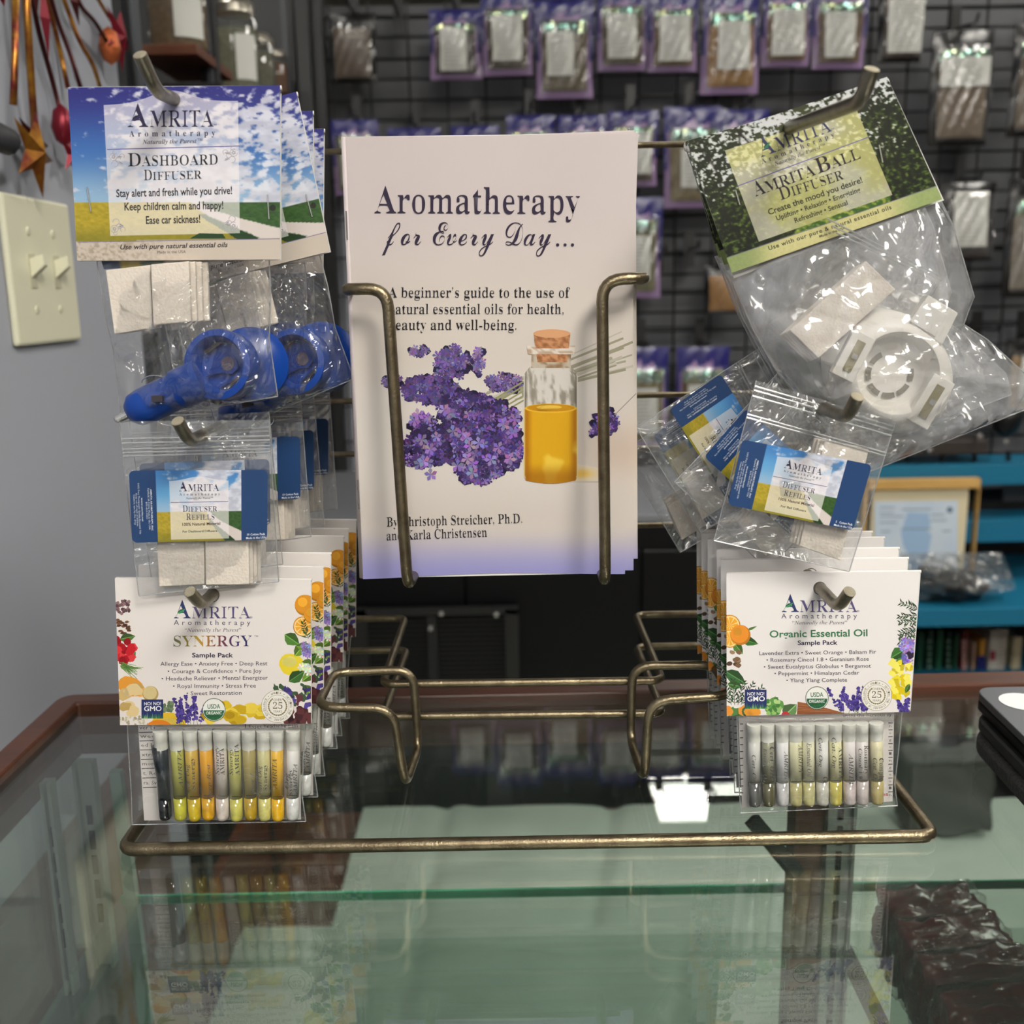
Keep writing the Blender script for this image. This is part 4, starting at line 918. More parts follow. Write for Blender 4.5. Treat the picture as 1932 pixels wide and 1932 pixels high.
A.text('Sample Pack', 'sansb', 362.6, 1240, 440, 1240, 8.6, NVY)
for t, a, y0, b_, y1 in (('Allergy Ease • Anxiety Free • Deep Rest', 302.7, 1256, 504.5, 1255), ('• Courage & Confidence • Pure Joy', 316.6, 1270, 493.7, 1269), ('• Headache Reliever • Mental Energizer', 305, 1283.8, 505.5, 1282), ('• Royal Immunity • Stress Free', 326.6, 1298, 483, 1297), ('• Sweet Restoration', 352, 1311.5, 456, 1310.5)):
    A.text(t, 'sans', a, y0, b_, y1, 7.4, (66, 66, 86), res=2)
A.build('header_card', PRINT, sp)
card_back((219, 1089.5), (588, 1092.5), (588.5, 1364), (229, 1367), YS, sp, (402, 1124, 10), .0015)
# insert sheet with its printed columns
def insert(parent, TL, TR, BR, BL, Y, lines):
    A = Art((0, Y, 0), NY); A.grid(6, 6, A.quadpos(TL, TR, BR, BL), lambda X, Y_: mixc((232, 226, 222), (232, 226, 222), 0*X)); lines(A); return A.build('paper_insert', PRINTM, parent)
def lineL(A):
    for n_, (t, y) in enumerate((('ver Li', 1376), ('wee', 1392), ('ed Li', 1409), ('xtra,', 1427), ('mon,', 1444), ('t, Re', 1462), ('ra, Sv', 1480))):
        A.text(t, 'sans', 263+n_*1.4, y, 292+n_*.6, y, 7, (84, 76, 80), res=1); A.line(262+n_*1.3, y+6, 293+n_*.5, y+5, 1.6, (64, 58, 62))
    A.text('Eases headache pain', 'sans', 470, 1375, 562, 1372, 7.5, (80, 74, 80)); A.line(463, 1366, 463, 1379, 1.5, (70, 64, 70)); A.text('ver', 'sans', 398, 1379, 414, 1378, 6.5, (80, 74, 80)); A.line(316, 1377, 414, 1375, 1.2, (64, 58, 62))
insert(sp, (260, 1360), (566, 1360), (568, 1546), (272, 1548), YS+.0075, lineL)
vb = [(60, 78, 96), (178, 178, 84), (206, 172, 64), (232, 168, 32), (216, 206, 198), (208, 206, 118), (164, 150, 90), (204, 200, 142), (228, 180, 60), (218, 216, 212)]
vl = [(8, 12, 18), (206, 204, 60), (228, 200, 40), (240, 182, 8), (238, 226, 216), (228, 222, 100), (204, 168, 26), (232, 226, 130), (246, 192, 14), (226, 228, 224)]
tx = [None, [('AMRITA', .35, .78, 7, 7)], [('Cert. Org', .30, .62, -6, 7), ('Synergy', .34, .70, 4, 7)], [('Deep Rest', .2, .62, 7, 7)], [('Synergy', .5, .82, -4, 7), ('AMRITA', .5, .80, 6, 8)], [('Synergy', .5, .80, -4, 7), ('AMRITA', .5, .85, 8, 8)],
      [('Pure J', .28, .52, 8, 7)], [('Cert. Org', .28, .60, -5, 7), ('Synergy', .32, .62, 5, 7)], [('AMRITA', .34, .68, -1, 8)], [('Org', .34, .52, -8, 7), ('Synergy', .26, .56, -1, 7), ('AMRITA', .28, .62, 8, 7)]]
xb = [313, 341.5, 368, 394, 420.7, 447, 473.5, 500, 524.7, 552]; xt_ = [302, 332, 359, 387, 415, 441, 469, 497, 522, 553]
for i in range(10): vial(sp, xb[i], 1545+ (i % 3), xt_[i], 1378, YS+.0035, 12.3, vb[i] if i else (26, 36, 46), vl[i], tx[i], idx=i, lf=.26 if i else .24)
MB().lathe(tuple(at(307.6, 1468, YS+.0035)), [(.0029, 0), (.0029, .016)], 16, axis=V((-.06, 0, 1))).build('dark_vial_sleeve', mat('near-black oil', (20, 28, 36), .3, coat=.6), sp, smooth=True)
bag('sleeve_bag', [(240, 1362), (244, 1440), (248, 1500), (249, 1556)], [(577, 1362), (572, 1440), (570, 1500), (577, 1550)], YS+.0045, .010, sp, SLEEVE, 41, .0008, vtop=.1)
for tgt, Y1, lb in (((610, 1070), .459, 'second left sample pack, orange slices at its card edge just behind the front'), ((624, 1044), .478, 'third left sample pack, purple and green border showing'),
                    ((648, 1012), .507, 'fourth left sample pack in the receding row'), ((657, 998), .523, 'fifth left sample pack, thin sliver before the last'), ((672, 981), .548, 'rearmost left sample pack, card edge touching the booklet line')):
    place(sp, TRs, YS, tgt, Y1, 0, lb, 'left sample packs')

# --- organic sample packs (right)
hO = (1547, 1110, 8)
op = root('sample_pack', 'frontmost white organic oil sample pack on the right, oranges and lavender border, pale vials', 'sample pack', at(1547, 1110, YS), 'right sample packs')
TLo, TRo, BRo, BLo = (1370.5, 1082), (1735.4, 1078), (1716, 1343), (1371, 1351)
A = Art((0, YS, 0), NY, clip=[TLo, TRo, BRo, BLo])
A.grid(150, 110, A.quadpos(TLo, TRo, BRo, BLo), lambda X, Y: mixc((238, 234, 232), (236, 230, 228), smst(1090, 1360, Y)), hole=hO)
A.ring(1547, 1110, 12, 1.6, (110, 106, 104))
A.leaf(1398, 1205, 34, 18, .3, (60, 110, 50)); A.leaf(1384, 1212, 28, 18, .9, (84, 130, 60)); A.leaf(1408, 1190, 22, 5, -.4, (80, 120, 56)); orange(A, 1377, 1180, 20, True); orange(A, 1377, 1205, 17, True); orange(A, 1397, 1198, 19, False, (240, 150, 50))
for k in range(9): A.blob(1374+random.uniform(0, 22), 1244+random.uniform(-14, 14), 5.5, random.choice([(122, 94, 70), (160, 130, 100), (84, 62, 48)]), 9, .2, .8)
A.leaf(1368, 1266, 46, 26, .55, (62, 106, 58)); A.leaf(1372, 1290, 30, 16, .2, (80, 124, 66))
for k in range(5): sprig(A, 1380+k*6, 1330, 48, -1.9+k*.28, 8, (44, 72, 48), 12)
for k in range(20): A.blob(1390+random.uniform(-18, 40), 1344+random.uniform(-8, 6), 8, random.choice([(232, 150, 60), (84, 132, 70), (240, 186, 110), (60, 100, 54)]))
A.blob(1420, 1342, 16, (236, 160, 60), 12, .1, .6); A.blob(1459, 1332, 18, (96, 152, 74), 14, .2, 1, 0)
for k in range(20): A.blob(1459+random.uniform(-12, 12), 1332+random.uniform(-14, 14), 4, random.choice([(150, 190, 110), (70, 124, 60), (180, 210, 140)]))
A.leaf(1478, 1352, 34, 30, -.75, (104, 142, 86)); A.disc(1482, 1350, 8, (190, 50, 60))
A.poly([(1503, 1352), (1505, 1324), (1530, 1328), (1560, 1336), (1592, 1345), (1590, 1352)], (150, 92, 56))
for k in range(16): A.line(1505, 1330+k*1.5, 1560+k, 1336+k, .8, random.choice([(116, 66, 40), (178, 116, 76), (134, 80, 50)]))
for k in range(15): spike(A, 1596+random.uniform(-12, 40), 1348, random.uniform(28, 58), -1.57+random.uniform(-.9, .35), 3.2, 30)
for k in range(6): spike(A, 1690+random.uniform(-16, 22), 1352, random.uniform(24, 46), -1.57+random.uniform(-.5, .5), 3.2, 26)
for k in range(6): sprig(A, 1734, 1150+k*11, 38, 3.14+random.uniform(-.45, .45), 7, (46, 74, 50), 12)
A.leaf(1706, 1226, 30, 26, 2.6, (66, 116, 54)); A.leaf(1704, 1240, 26, 20, 2.0, (84, 136, 62))
for k in range(34): floret(A, 1713+random.uniform(-13, 13), 1228+random.uniform(-20, 22), 8, [(150, 130, 206), (120, 98, 180), (176, 162, 222)])
for k in range(8): A.blob(1718+random.uniform(-4, 4), 1236+random.uniform(-6, 6), 4, (50, 36, 60))
for k in range(34): A.blob(1703+random.uniform(-20, 16), 1284+random.uniform(-36, 38), 8, random.choice([(240, 222, 50), (224, 200, 30), (250, 238, 110), (210, 190, 40)]), 6, .5, .8, random.uniform(0, 3))
A.leaf(1716, 1290, 20, 10, 2, (80, 120, 50))
badges(A, 1405, 1301, 1541.3, 1316.8, 1653.7, 1312, 29)
logo(A, 1475, 1507, 1617.4, 1154.5, 33, 22, (52, 62, 108), (92, 84, 128), leafcol=(70, 140, 96), tm='®')
A.text('Aromatherapy', 'sans', 1474, 1166.8, 1616.5, 1166.5, 9.3, (76, 76, 98), space=1.7); A.text('“Naturally the Purest”', 'italic', 1494.7, 1178, 1598, 1177.5, 6.5, (84, 82, 92))
A.text('Organic Essential Oil', 'sansb', 1452, 1202.5, 1636.6, 1200, 13.5, (62, 122, 84)); A.text('Sample Pack', 'sansb', 1505, 1216.7, 1580, 1216, 8.6, NVY)
for t, a, y0, b_, y1 in (('Lavender Extra • Sweet Orange • Balsam Fir', 1432.6, 1236, 1652.8, 1233), ('• Rosemary Cineol 1.8 • Geranium Rose', 1446, 1248.6, 1639, 1246.4), ('• Sweet Eucalyptus Globulus • Bergamot', 1441, 1261.6, 1643, 1259.4), ('• Peppermint • Himalayan Cedar', 1461, 1274, 1621, 1272.3), ('• Ylang Ylang Complete', 1483.5, 1287, 1598, 1285.8)):
    A.text(t, 'sans', a, y0, b_, y1, 7.2, (60, 60, 80), res=2)
A.build('header_card', PRINT, op)
card_back((1372, 1080.5), (1737.5, 1076.5), (1718, 1341), (1373, 1350), YS, op, (1547, 1110, 9), .0015)
def lineR(A):
    for n_ in range(11):
        y = 1366+n_*13; A.line(1396, y, 1402, y-.3, 2, (70, 64, 70)); A.line(1676, y-2, 1684, y-2.3, 1.8, (90, 84, 90)); A.text(random.choice(['o', 'l', 'e', 'g', 'n']), 'sans', 1677, y+6, 1682, y+6, 5, (100, 94, 100), res=1)
    A.text('es', 'sansb', 1664, 1502, 1676, 1501, 7, (190, 50, 70)); A.text('ances the nervous sy', 'sans', 1590, 1353, 1682, 1351, 6, (90, 84, 90), res=1)
insert(op, (1393, 1345), (1687, 1342), (1684, 1512), (1400, 1524), YS+.0075, lineR)
ob = [(206, 206, 202), (146, 146, 124), (232, 232, 234), (226, 224, 184), (232, 230, 198), (232, 232, 228), (234, 230, 182), (234, 228, 226), (230, 226, 222), (222, 216, 178)]
olq = [(96, 98, 96), (96, 94, 66), (206, 206, 206), (200, 192, 130), (208, 202, 140), (210, 208, 196), (218, 206, 96), (214, 202, 200), (206, 196, 192), (188, 174, 116)]
ox = [1424, 1450, 1477, 1502, 1526, 1552, 1577, 1603, 1627, 1655]
ot = [[('Cert. Org', .25, .62, -4, 7)], [('Essential Oil', .28, .7, -8, 6), ('Cert. Org', .32, .72, 4, 8)], [('AMRITA', .32, .66, 4, 7)], [('AMRITA', .4, .74, 6, 8)], [('Essential Oil', .34, .76, -2, 8)], [('Cert. Org', .46, .82, -6, 7), ('Ce', .26, .34, 2, 8)],
      [('Cert. Org', .44, .82, -6, 8), ('AMRITA', .3, .7, 7, 6)], [('AMRITA', .24, .62, 0, 8)], [('Cineol 1.8', .3, .68, -6, 7), ('Rosemary', .36, .72, 5, 8)], [('Cert. O', .30, .56, -7, 8), ('Comple', .28, .56, 5, 8)]]
for i in range(10): vial(op, ox[i], 1520-(i*.5), ox[i]-2, 1366-i*.3, YS+.0035, 12.1, ob[i], olq[i], ot[i], down=True, idx=i, lf=.30)
bag('sleeve_bag', [(1390, 1348), (1393, 1420), (1395, 1490), (1397, 1534)], [(1702, 1342), (1695, 1420), (1688, 1480), (1693, 1520)], YS+.0045, .010, op, SLEEVE, 47, .0008, vtop=.1)
for tgt, Y1, lb in (((1360, 1057), .449, 'second right sample pack just behind the front organic one'), ((1352, 1038), .462, 'third right sample pack, orange slice at its left edge'), ((1335, 1018), .478, 'fourth right sample pack in the receding row'),
                    ((1323, 1007), .495, 'fifth right sample pack, narrow strip on the left'), ((1314, 1001), .512, 'rearmost right sample pack, leftmost edge of that row')):
    place(op, TLo, YS, tgt, Y1, 0, lb, 'right sample packs')

# --- ball diffuser packs (top right hook)
YL = .424; hB = (1489, 242, 8)
bp = root('diffuser_pack', 'frontmost ball diffuser pack, tilted forest card over a bag with a white plug diffuser', 'blister pack', at(1489, 242, YL), 'ball diffuser packs')
TLb, TRb, BRb, BLb = (1297.7, 272.4), (1673.6, 145), (1777.7, 375.8), (1380.6, 514.9)
A = Art((0, YL, 0), NY); ang = math.atan2(-127, 376); fo = forest(397, 262, 1297.7, 272.4, ang)
def bcol(X, Y):
    c = fo(X, Y); t = (Y-(486-(X-1372)*.3418)); g = mixc((146, 162, 104), (198, 192, 136), smst(1390, 1480, X)*(1-smst(1660, 1740, X))); g = g-18*(fbm(X/4., Y/4., 3, 6)-.5)[..., None]
    c = np.where((t > -14)[..., None] & (t < 0)[..., None] & (X > 1500)[..., None] & (X < 1680)[..., None], mixc((58, 92, 36), (150, 160, 70), smst(.4, .7, fbm(X/6., Y/5., 3, 3))), c)
    return np.where((t > 0)[..., None], g, c)
A.grid(190, 150, A.quadpos(TLb, TRb, BRb, BLb), bcol, hole=hB)
fv = forest(397, 262, 1297.7, 272.4, ang, veil=.74)
A.grid(100, 80, A.quadpos((1367.5, 284), (1615.3, 205.3), (1683.5, 367.7), (1431.8, 456)), fv, hole=hB)
A.line(1392, 351, 1638, 259, 1.8, (100, 96, 160)); A.line(1371.8, 486, 1767, 351, 1.2, (110, 110, 130))
sl = -.366
logo(A, 1436, 1465, 1570, 297, 36, 26, (54, 56, 96), sl=-.372, leafcol=(44, 110, 80))
A.text('Aromatherapy', 'serifb', 1438, 309.4, 1574.7, 257.5, 9, (64, 62, 84), space=1.9); A.text('Naturally the Purest™', 'bi', 1462.5, 313, 1557.8, 277, 7, (70, 66, 80))
bl = lambda x: 371-.3635*(x-1425.8); k = (40, 34, 44)
for t, x0, x1, h in (('A', 1425.8, 1446, 29), ('MRITA', 1447, 1540, 21), ('B', 1544, 1569, 29), ('ALL', 1571, 1625, 21)): A.text(t, 'serif', x0, bl(x0), x1, bl(x1), h, k)
A.text('D', 'serif', 1473.4, 378, 1494, 371, 24, k); A.text('IFFUSER', 'serif', 1496, 370, 1593, 337.5, 18, k)
A.text('Create the mood you desire!', 'sansb', 1451, 405.8, 1627.7, 344, 11.5, (36, 40, 34)); A.text('Uplifting • Relaxing • Energizing', 'sansb', 1466, 416.3, 1624, 361.5, 9.5, (36, 40, 34)); A.text('Refreshing • Sensual', 'sansb', 1500.6, 420.5, 1600, 386, 9.5, (36, 40, 34))
A.text('Use with our pure & natural essential oils', 'sansb', 1451, 472.3, 1682.4, 394, 8.2, (40, 40, 36), space=1.15); A.text('Made in the USA', 'sansb', 1546.5, 448.5, 1595, 432, 5, (60, 60, 50))
A.build('header_card', PRINT, bp)
card_back((1297, 278), (1676, 150), (1781, 378), (1385, 525), YL, bp, (1490, 243, 10), .003)
staple((1387.7, 358.9), (1395.8, 386.4), YL, bp); staple((1658.8, 273.4), (1665.5, 306.6), YL, bp)
bag('bag', [(1372, 512), (1388, 545), (1420, 620), (1465, 700), (1545, 790), (1600, 870), (1640, 890)], [(1772, 372), (1800, 430), (1838, 560), (1818, 612), (1862, 640), (1950, 720), (1962, 762)], YL+.006, .032, bp, BAGW, 9, .0026, nx=76, ny=90)
pad([(1490, 623), (1634, 492), (1690, 546), (1544, 676)], YL-.002, .008, bp, 5, (-.5, 0, -.5))
WP = mat('white moulded plastic', (232, 228, 220), .38); WPS = mat('grey slot', (118, 112, 94), .6); CLR = film('clear window', (226, 226, 200), .25, (190, 186, 150), .1, .06)
def ball_diffuser(parent):
    C = at(1682, 702, YL+.006); u = .4405/FPX
    def oval(n, a, b, rot): return [(a*math.cos(t)*math.cos(rot)-b*math.sin(t)*math.sin(rot), a*math.cos(t)*math.sin(rot)+b*math.sin(t)*math.cos(rot)) for t in [2*math.pi*k/n for k in range(n)]]
    n = 56; rings = [(128, 104, .010), (126, 102, .002), (118, 96, -.003), (98, 84, -.0065), (80, 76, -.0078), (76, 73, -.0078), (72, 71, -.006), (66, 65, .001), (64, 63, .0015)]
    vs = []; fs = []
    for a, b, h in rings: vs += [(C[0]+x*u, C[1]+h, C[2]+y*u) for x, y in oval(n, a, b, -.75)]
    for i in range(len(rings)-1):
        for k in range(n): fs.append((i*n+k, i*n+(k+1) % n, (i+1)*n+(k+1) % n, (i+1)*n+k))
    fs.append(tuple((len(rings)-1)*n+k for k in range(n))); bd = MB().add(vs, fs).build('diffuser_body', WP, parent, smooth='auto')
    def arcslot(r0, r1, a0, a1):
        b = MB(); pts = []; m = 6
        for rr in (r0-1.5, r1+1.5):
            for k in range(m+1): a = a0+(a1-a0)*k/m; pts.append((C[0]-2*u+rr*u*math.cos(a), C[1]+.0008, C[2]+rr*u*math.sin(a)-4*u))
        b.add(pts, [(k, k+1, m+2+k, m+1+k) for k in range(m)]); b.build('vent_slot', WPS, bd)
    for a0, a1 in ((2.0, 2.6), (2.8, 3.4), (3.6, 4.25), (4.4, 5.0), (5.15, 5.75), (5.95, 6.5)): arcslot(36, 43, a0, a1)
    for cx, cy, w_, h_, rt, dd in ((1611, 672, 13, 34, .46, -.0080), (1757, 758, 13, 38, .50, -.0078)):
        c = at(cx, cy, C[1]+dd); ca, sa = math.cos(rt), math.sin(rt)
        def rect(w, h, y): return [(c[0]+(x*ca+z*sa)*u, c[1]+y, c[2]+(-x*sa+z*ca)*u) for x, z in ((-w, -h), (w, -h), (w, h), (-w, h))]
        MB().slab(rect(w_+9, h_+9, .004), (0, -.004, 0)).build('side_boss', WP, bd, bevel=.0004); MB().slab(rect(w_*.62, h_*.85, -.0002), (0, -.0004, 0)).build('contact_slot', mat('brassy contact', (150, 140, 96), .35, .4), bd)
        MB().slab(rect(w_*.4, h_*.14, -.0008), (0, -.0004, 0)).build('contact_glint', STAPLE, bd)
    q = [at(*p, YL+.006) for p in ((1706, 612), (1767, 650), (1797, 590), (1741, 556))]; lug = MB().slab(q, (0, -.006, 0)).build('lug', WP, parent, bevel=.0006)
    q = [at(*p, YL-.0002) for p in ((1716, 606), (1764, 636), (1786, 594), (1742, 568))]; MB().slab(q, (0, -.0006, 0)).build('lug_face', mat('pale moulded face', (222, 218, 212), .5), lug, bevel=.0002)
    MB().tube([at(1757, 556, YL+.002), at(1777, 524, YL+.001)], .0005, 8).build('wire_pin', STAPLE, lug)
    b = MB()
    for o in (0, 9, 18): b.tube([at(1560+o, 412+o*1.5, YL-.003), at(1770+o*.6, 520+o, YL-.003)], .0004, 6)
    b.build('inner_zip_seal', SEAM, parent)
ball_diffuser(bp)
place(bp, BLb, YL, (1366, 500), .452, .02, 'second ball diffuser pack, forest card edge left of the front card', 'ball diffuser packs')
place(bp, BLb, YL, (1356, 486), .480, .05, 'rearmost ball diffuser pack, its card corner nearest the booklets', 'ball diffuser packs')

# --- right refill packs
YQ = .418
rq = root('refill_pack', 'frontmost refill bag on the right middle hook, tilted blue label, pads at its right', 'zip bag', at(1558, 770, YQ), 'right refill packs')
zipbag(rq, (1427, 718), (1690, 795), (1602, 1078), (1347, 1020), YQ+.003, 27, .035, .23, .010, amp=.0011)
refill_label([(1400.5, 829), (1645, 877), (1609, 1001), (1373, 952)], YQ-.0022, rq, foot='For Ball Diffusers', cnt='5   Cotton Pads')
pad([(1556, 832), (1640, 848), (1586, 1058), (1508, 1030)], YQ+.002, .006, rq, 4, (-.9, 0, 0.2))
rf = (1400.5, 829)
place(rq, rf, YQ, (1358, 707), .470, .78, 'turned refill bag on the right with its label showing field and half its title', 'right refill packs')
place(rq, rf, YQ, (1407, 772), .450, .52, 'turned refill bag with only its blue label end showing beside the front right bag', 'right refill packs')
place(rq, rf, YQ, (1322, 762), .495, .80, 'rearmost turned refill bag at the right, faint behind two others', 'right refill packs')
# ------------------------------------------------------------ wire grid with hanging pouches
YG = 2.10
gp = root('wire_grid', 'black wire grid panel carrying rows of herb pouches in front of grey planks', 'wall grid', (0.9, YG, FLOOR))
WBK = mat('black wire', (18, 19, 20), .4)
b = MB(); x = -0.33
while x < 1.7: b.tube([(x, YG, -0.13), (x, YG, 0.79)], .0024, 6); x += .0735
b.build('wire', WBK, gp)['kind'] = 'stuff'
b = MB(); z = -0.12
while z < 0.79: b.tube([(-0.34, YG+.004, z), (1.7, YG+.004, z)], .0024, 6); z += .0735
b.build('wire', WBK, gp)['kind'] = 'stuff'
for x0 in (-0.37, 1.71): MB().box((x0, YG-.01, FLOOR), (x0+.03, YG+.02, .80)).build('upright', WBK, gp)
HERB = {}
def herb(c): return mat('dried herb %d_%d_%d' % c, c, .9, noise=(170, tuple(q*.55 for q in c), .3), bump=(300, 1.0))
PBLUE = mat('blue foil pouch', (38, 36, 116), .28, spec=.7, bump=(60, .8)); PLIL = mat('lilac foil pouch', (156, 128, 172), .28, spec=.7, bump=(60, .8)); PBLK = mat('black foil pouch', (16, 16, 18), .25, spec=.6, bump=(60, .8))
HOLO = mat('iridescent foil strip', (120, 176, 170), .16, .8, noise=(22, (176, 170, 110), .12)); LBL = mat('printed paper label', (222, 223, 216), .6)
LTX = mat('grey label printing', (148, 150, 148), .7)
PFILM = film('pouch window film', (250, 250, 250), .04, (210, 210, 214), .12, .10, bump=(22, 1.0))
def pouch(x0, y0, x1, y1, kind, hc, lab, label, group, tilt=0, Yp=None, clear=False, holo=True):
    Yp = Yp or YG-.045; TL, TR, BR, BL = at(x0, y0, Yp), at(x1, y0, Yp), at(x1, y1, Yp), at(x0, y1, Yp)
    r = root('herb_pouch', label, 'pouch', (TL+TR)/2+np.array([0, 0, -.006]), group); W = TR[0]-TL[0]; H = TL[2]-BL[2]; C = (TL+TR)/2
    def pt(u, v, d): return (C[0]+(u-.5)*W*(1-.03*math.sin(v*5+x0)), C[1]-d, C[2]-v*H)
    n, m = 12, 16; b = MB(); k = 0
    def sheet(u0, u1, v0, v1, bulge, base, nn=n, mm=m, am=.002):
        vs = [pt(u0+(u1-u0)*i/nn, v0+(v1-v0)*j/mm, base+bulge*math.sin(math.pi*i/nn)**.7*math.sin(math.pi*j/mm)**.5+am*math.sin(i*1.7+j*.9+x0)*math.sin(math.pi*j/mm)) for j in range(mm+1) for i in range(nn+1)]
        return vs, [(j*(nn+1)+i, (j+1)*(nn+1)+i, (j+1)*(nn+1)+i+1, j*(nn+1)+i+1) for j in range(mm) for i in range(nn)]
    body = MB(); v1, f1 = sheet(0, 1, 0, 1, .010, .002); body.add(v1, f1); v2, f2 = sheet(0, 1, 0, 1, -.010, -.002, am=0); body.add(v2, [f[::-1] for f in f2])
    body.build('pouch_body', PBLK if kind == 'k' else PBLUE if kind == 'b' else PLIL, r, smooth=True)
    if kind == 'l':
        t = MB(); v_, f_ = sheet(-.005, 1.005, -.005, .24, .003, .006, 12, 6); t.add(v_, f_); v_, f_ = sheet(-.006, .05, .2, .62, .002, .007, 3, 8); t.add(v_, f_); v_, f_ = sheet(.95, 1.006, .2, .62, .002, .007, 3, 8); t.add(v_, f_); t.build('blue_header', PBLUE, r, smooth=True)
    wv = .24 if kind != 'k' else .20
    t = MB(); v_, f_ = sheet(.10, .90, wv+.02, .93, .006, .0105, am=.003); t.add(v_, f_); t.build('contents', herb(hc), r, smooth=True)
    if holo:
        t = MB(); v_, f_ = sheet(.10, .90, wv-.02, wv+.10, .002, .0155, 12, 3, am=.004); t.add(v_, f_); t.build('foil_strip', HOLO, r, smooth=True)
    if lab:
        u0, va, u1, vb = lab; t = MB(); v_, f_ = sheet(u0, u1, va, vb, .001, .0195, 4, 4, 0); t.add(v_, f_); lo = t.build('paper_label', LBL, r)
        t = MB(); ln = max(4, int((vb-va)*H/.0075))
        for q in range(ln):
            vv = va+(vb-va)*(q+1)/(ln+1); a, c_ = pt(u0+(u1-u0)*.14, vv, .0212), pt(u1-(u1-u0)*random.uniform(.14, .35), vv, .0212); t.add([(a[0], a[1], a[2]-.0008), (c_[0], c_[1], c_[2]-.0008), (c_[0], c_[1], c_[2]+.0008), (a[0], a[1], a[2]+.0008)], [(0, 1, 2, 3)])
        t.build('label_lines', LTX, lo)
    t = MB(); v_, f_ = sheet(.06, .94, wv-.06, .965, .008, .0215, 16, 20, am=.0045); t.add(v_, f_); t.build('window_film', PFILM, r, smooth=True)
    h = MB(); h.tube([(C[0], YG, C[2]+.012), (C[0], C[1]-.05, C[2]+.004), (C[0], C[1]-.06, C[2]+.016)], .0028, 6); h.box((C[0]-.009, YG-.006, C[2]-.012), (C[0]+.009, YG-.001, C[2]+.055))
    h.build('peg_hook', WBK, gp)
    return r
g1, g2, g3, g4, g5 = 'pouches in the top row on the grid', 'pouches in the second row on the grid', 'pouches right of the booklets', 'pouches behind the turned refill bags', 'black pouches right of the ball pack'
LB = (.16, .30, .80, .90)
pouch(620, 26, 707, 157, 'k', (96, 78, 58), None, 'small black pouch of brown herb with no label, leftmost of the top row', g1, holo=False)
pouch(810, 20, 906, 150, 'l', (72, 62, 50), (.20, .27, .72, .90), 'lilac pouch with a dull grey label, second from the left in the top row', g1)
pouch(908, -14, 1004, 143, 'l', (92, 78, 62), (.20, .30, .78, .84), 'lilac pouch with bright glints, above the middle left of the booklets', g1)
pouch(1010, 2, 1118, 186, 'l', (112, 98, 66), (.18, .33, .66, .78), 'long lilac pouch of olive herb above the booklets', g1)
pouch(1127, -18, 1221, 134, 'l', (106, 92, 64), (.20, .32, .76, .86), 'lilac pouch with a pale label just right of the long olive one', g1)
pouch(1224, -10, 1316, 136, 'l', (128, 100, 56), (.20, .30, .84, .88), 'lilac pouch beside the tall golden pouch, on its left', g1)
pouch(1326, -16, 1433, 178, 'l', (176, 126, 46), (.26, .31, .82, .77), 'tall lilac pouch of golden brown flowers', g1)
pouch(1440, -22, 1530, 126, 'l', (142, 106, 60), (.18, .30, .84, .88), 'lilac pouch beside the tall golden pouch, on its right', g1)
pouch(1536, -26, 1636, 130, 'l', (126, 98, 66), (.20, .34, .76, .88), 'lilac pouch above the tilted ball pack hook', g1)
pouch(1662, -34, 1746, 118, 'k', (96, 76, 60), (.14, .24, .92, .90), 'black pouch with a tall white label at the top right', g1, holo=False)
pouch(1762, 58, 1876, 275, 'k', (132, 114, 92), (.10, .24, .90, .49), 'large black pouch of grey brown herb with a wide label, right side', g5)
pouch(1916, 46, 2010, 258, 'k', (120, 104, 84), (.2, .24, .90, .49), 'black pouch cut by the right frame edge, upper one', g5)
pouch(626, 228, 712, 368, 'l', (150, 148, 120), (.2, .28, .8, .88), 'lilac pouch left of the booklets behind the top cross bar', g2)
pouch(730, 243, 832, 380, 'l', (110, 98, 66), LB, 'pouch whose blue top shows above the booklets, first from the left', g2)
pouch(852, 239, 940, 380, 'l', (110, 98, 66), LB, 'pouch whose blue top shows above the booklets, second from the left', g2)
pouch(955, 219, 1046, 370, 'l', (110, 98, 66), LB, 'pouch showing a silver strip above the booklets, third from the left', g2)
pouch(1053, 219, 1142, 370, 'l', (110, 98, 66), LB, 'pouch showing a blue and yellow glint above the booklets', g2)
pouch(1148, 211, 1240, 352, 'l', (88, 70, 60), (.20, .30, .86, .84), 'lilac pouch half hidden by the top right corner of the booklets', g2)
pouch(1254, 203, 1360, 392, 'l', (142, 124, 80), (.28, .42, .86, .80), 'tall lilac pouch with a green glint, left of the ball pack card', g2)
pouch(1352, 208, 1452, 380, 'l', (120, 104, 70), LB, 'pouch mostly hidden behind the ball pack card', g2)
pouch(1148, 374, 1248, 562, 'l', (132, 128, 84), (.20, .38, .78, .82), 'lilac pouch right of the booklets above the arm end', g3)
pouch(1330, 500, 1404, 592, 'k', (196, 140, 62), None, 'black pouch of orange herb peeking left of the ball bag', g3, holo=False)
pouch(1168, 656, 1260, 842, 'l', (134, 122, 70), (.2, .40, .78, .84), 'lilac pouch crossed by the middle bar, right of the booklets', g4)
pouch(1276, 655, 1376, 846, 'l', (124, 96, 56), (.2, .36, .84, .84), 'lilac pouch behind the turned refill bags', g4)
pouch(1772, 345, 1880, 492, 'k', (60, 56, 54), (.22, .12, .82, .82), 'black pouch with a plain white label, under the large grey brown pouch', g5, holo=False)
pouch(1906, 338, 2000, 560, 'k', (150, 140, 124), (.3, .3, .9, .6), 'black pouch cut by the right frame edge, lower one', g5)
pouch(1900, 640, 1990, 780, 'k', (188, 150, 90), (.25, .2, .9, .8), 'pouch behind the point of the ball bag at the right frame edge', g5, holo=False)
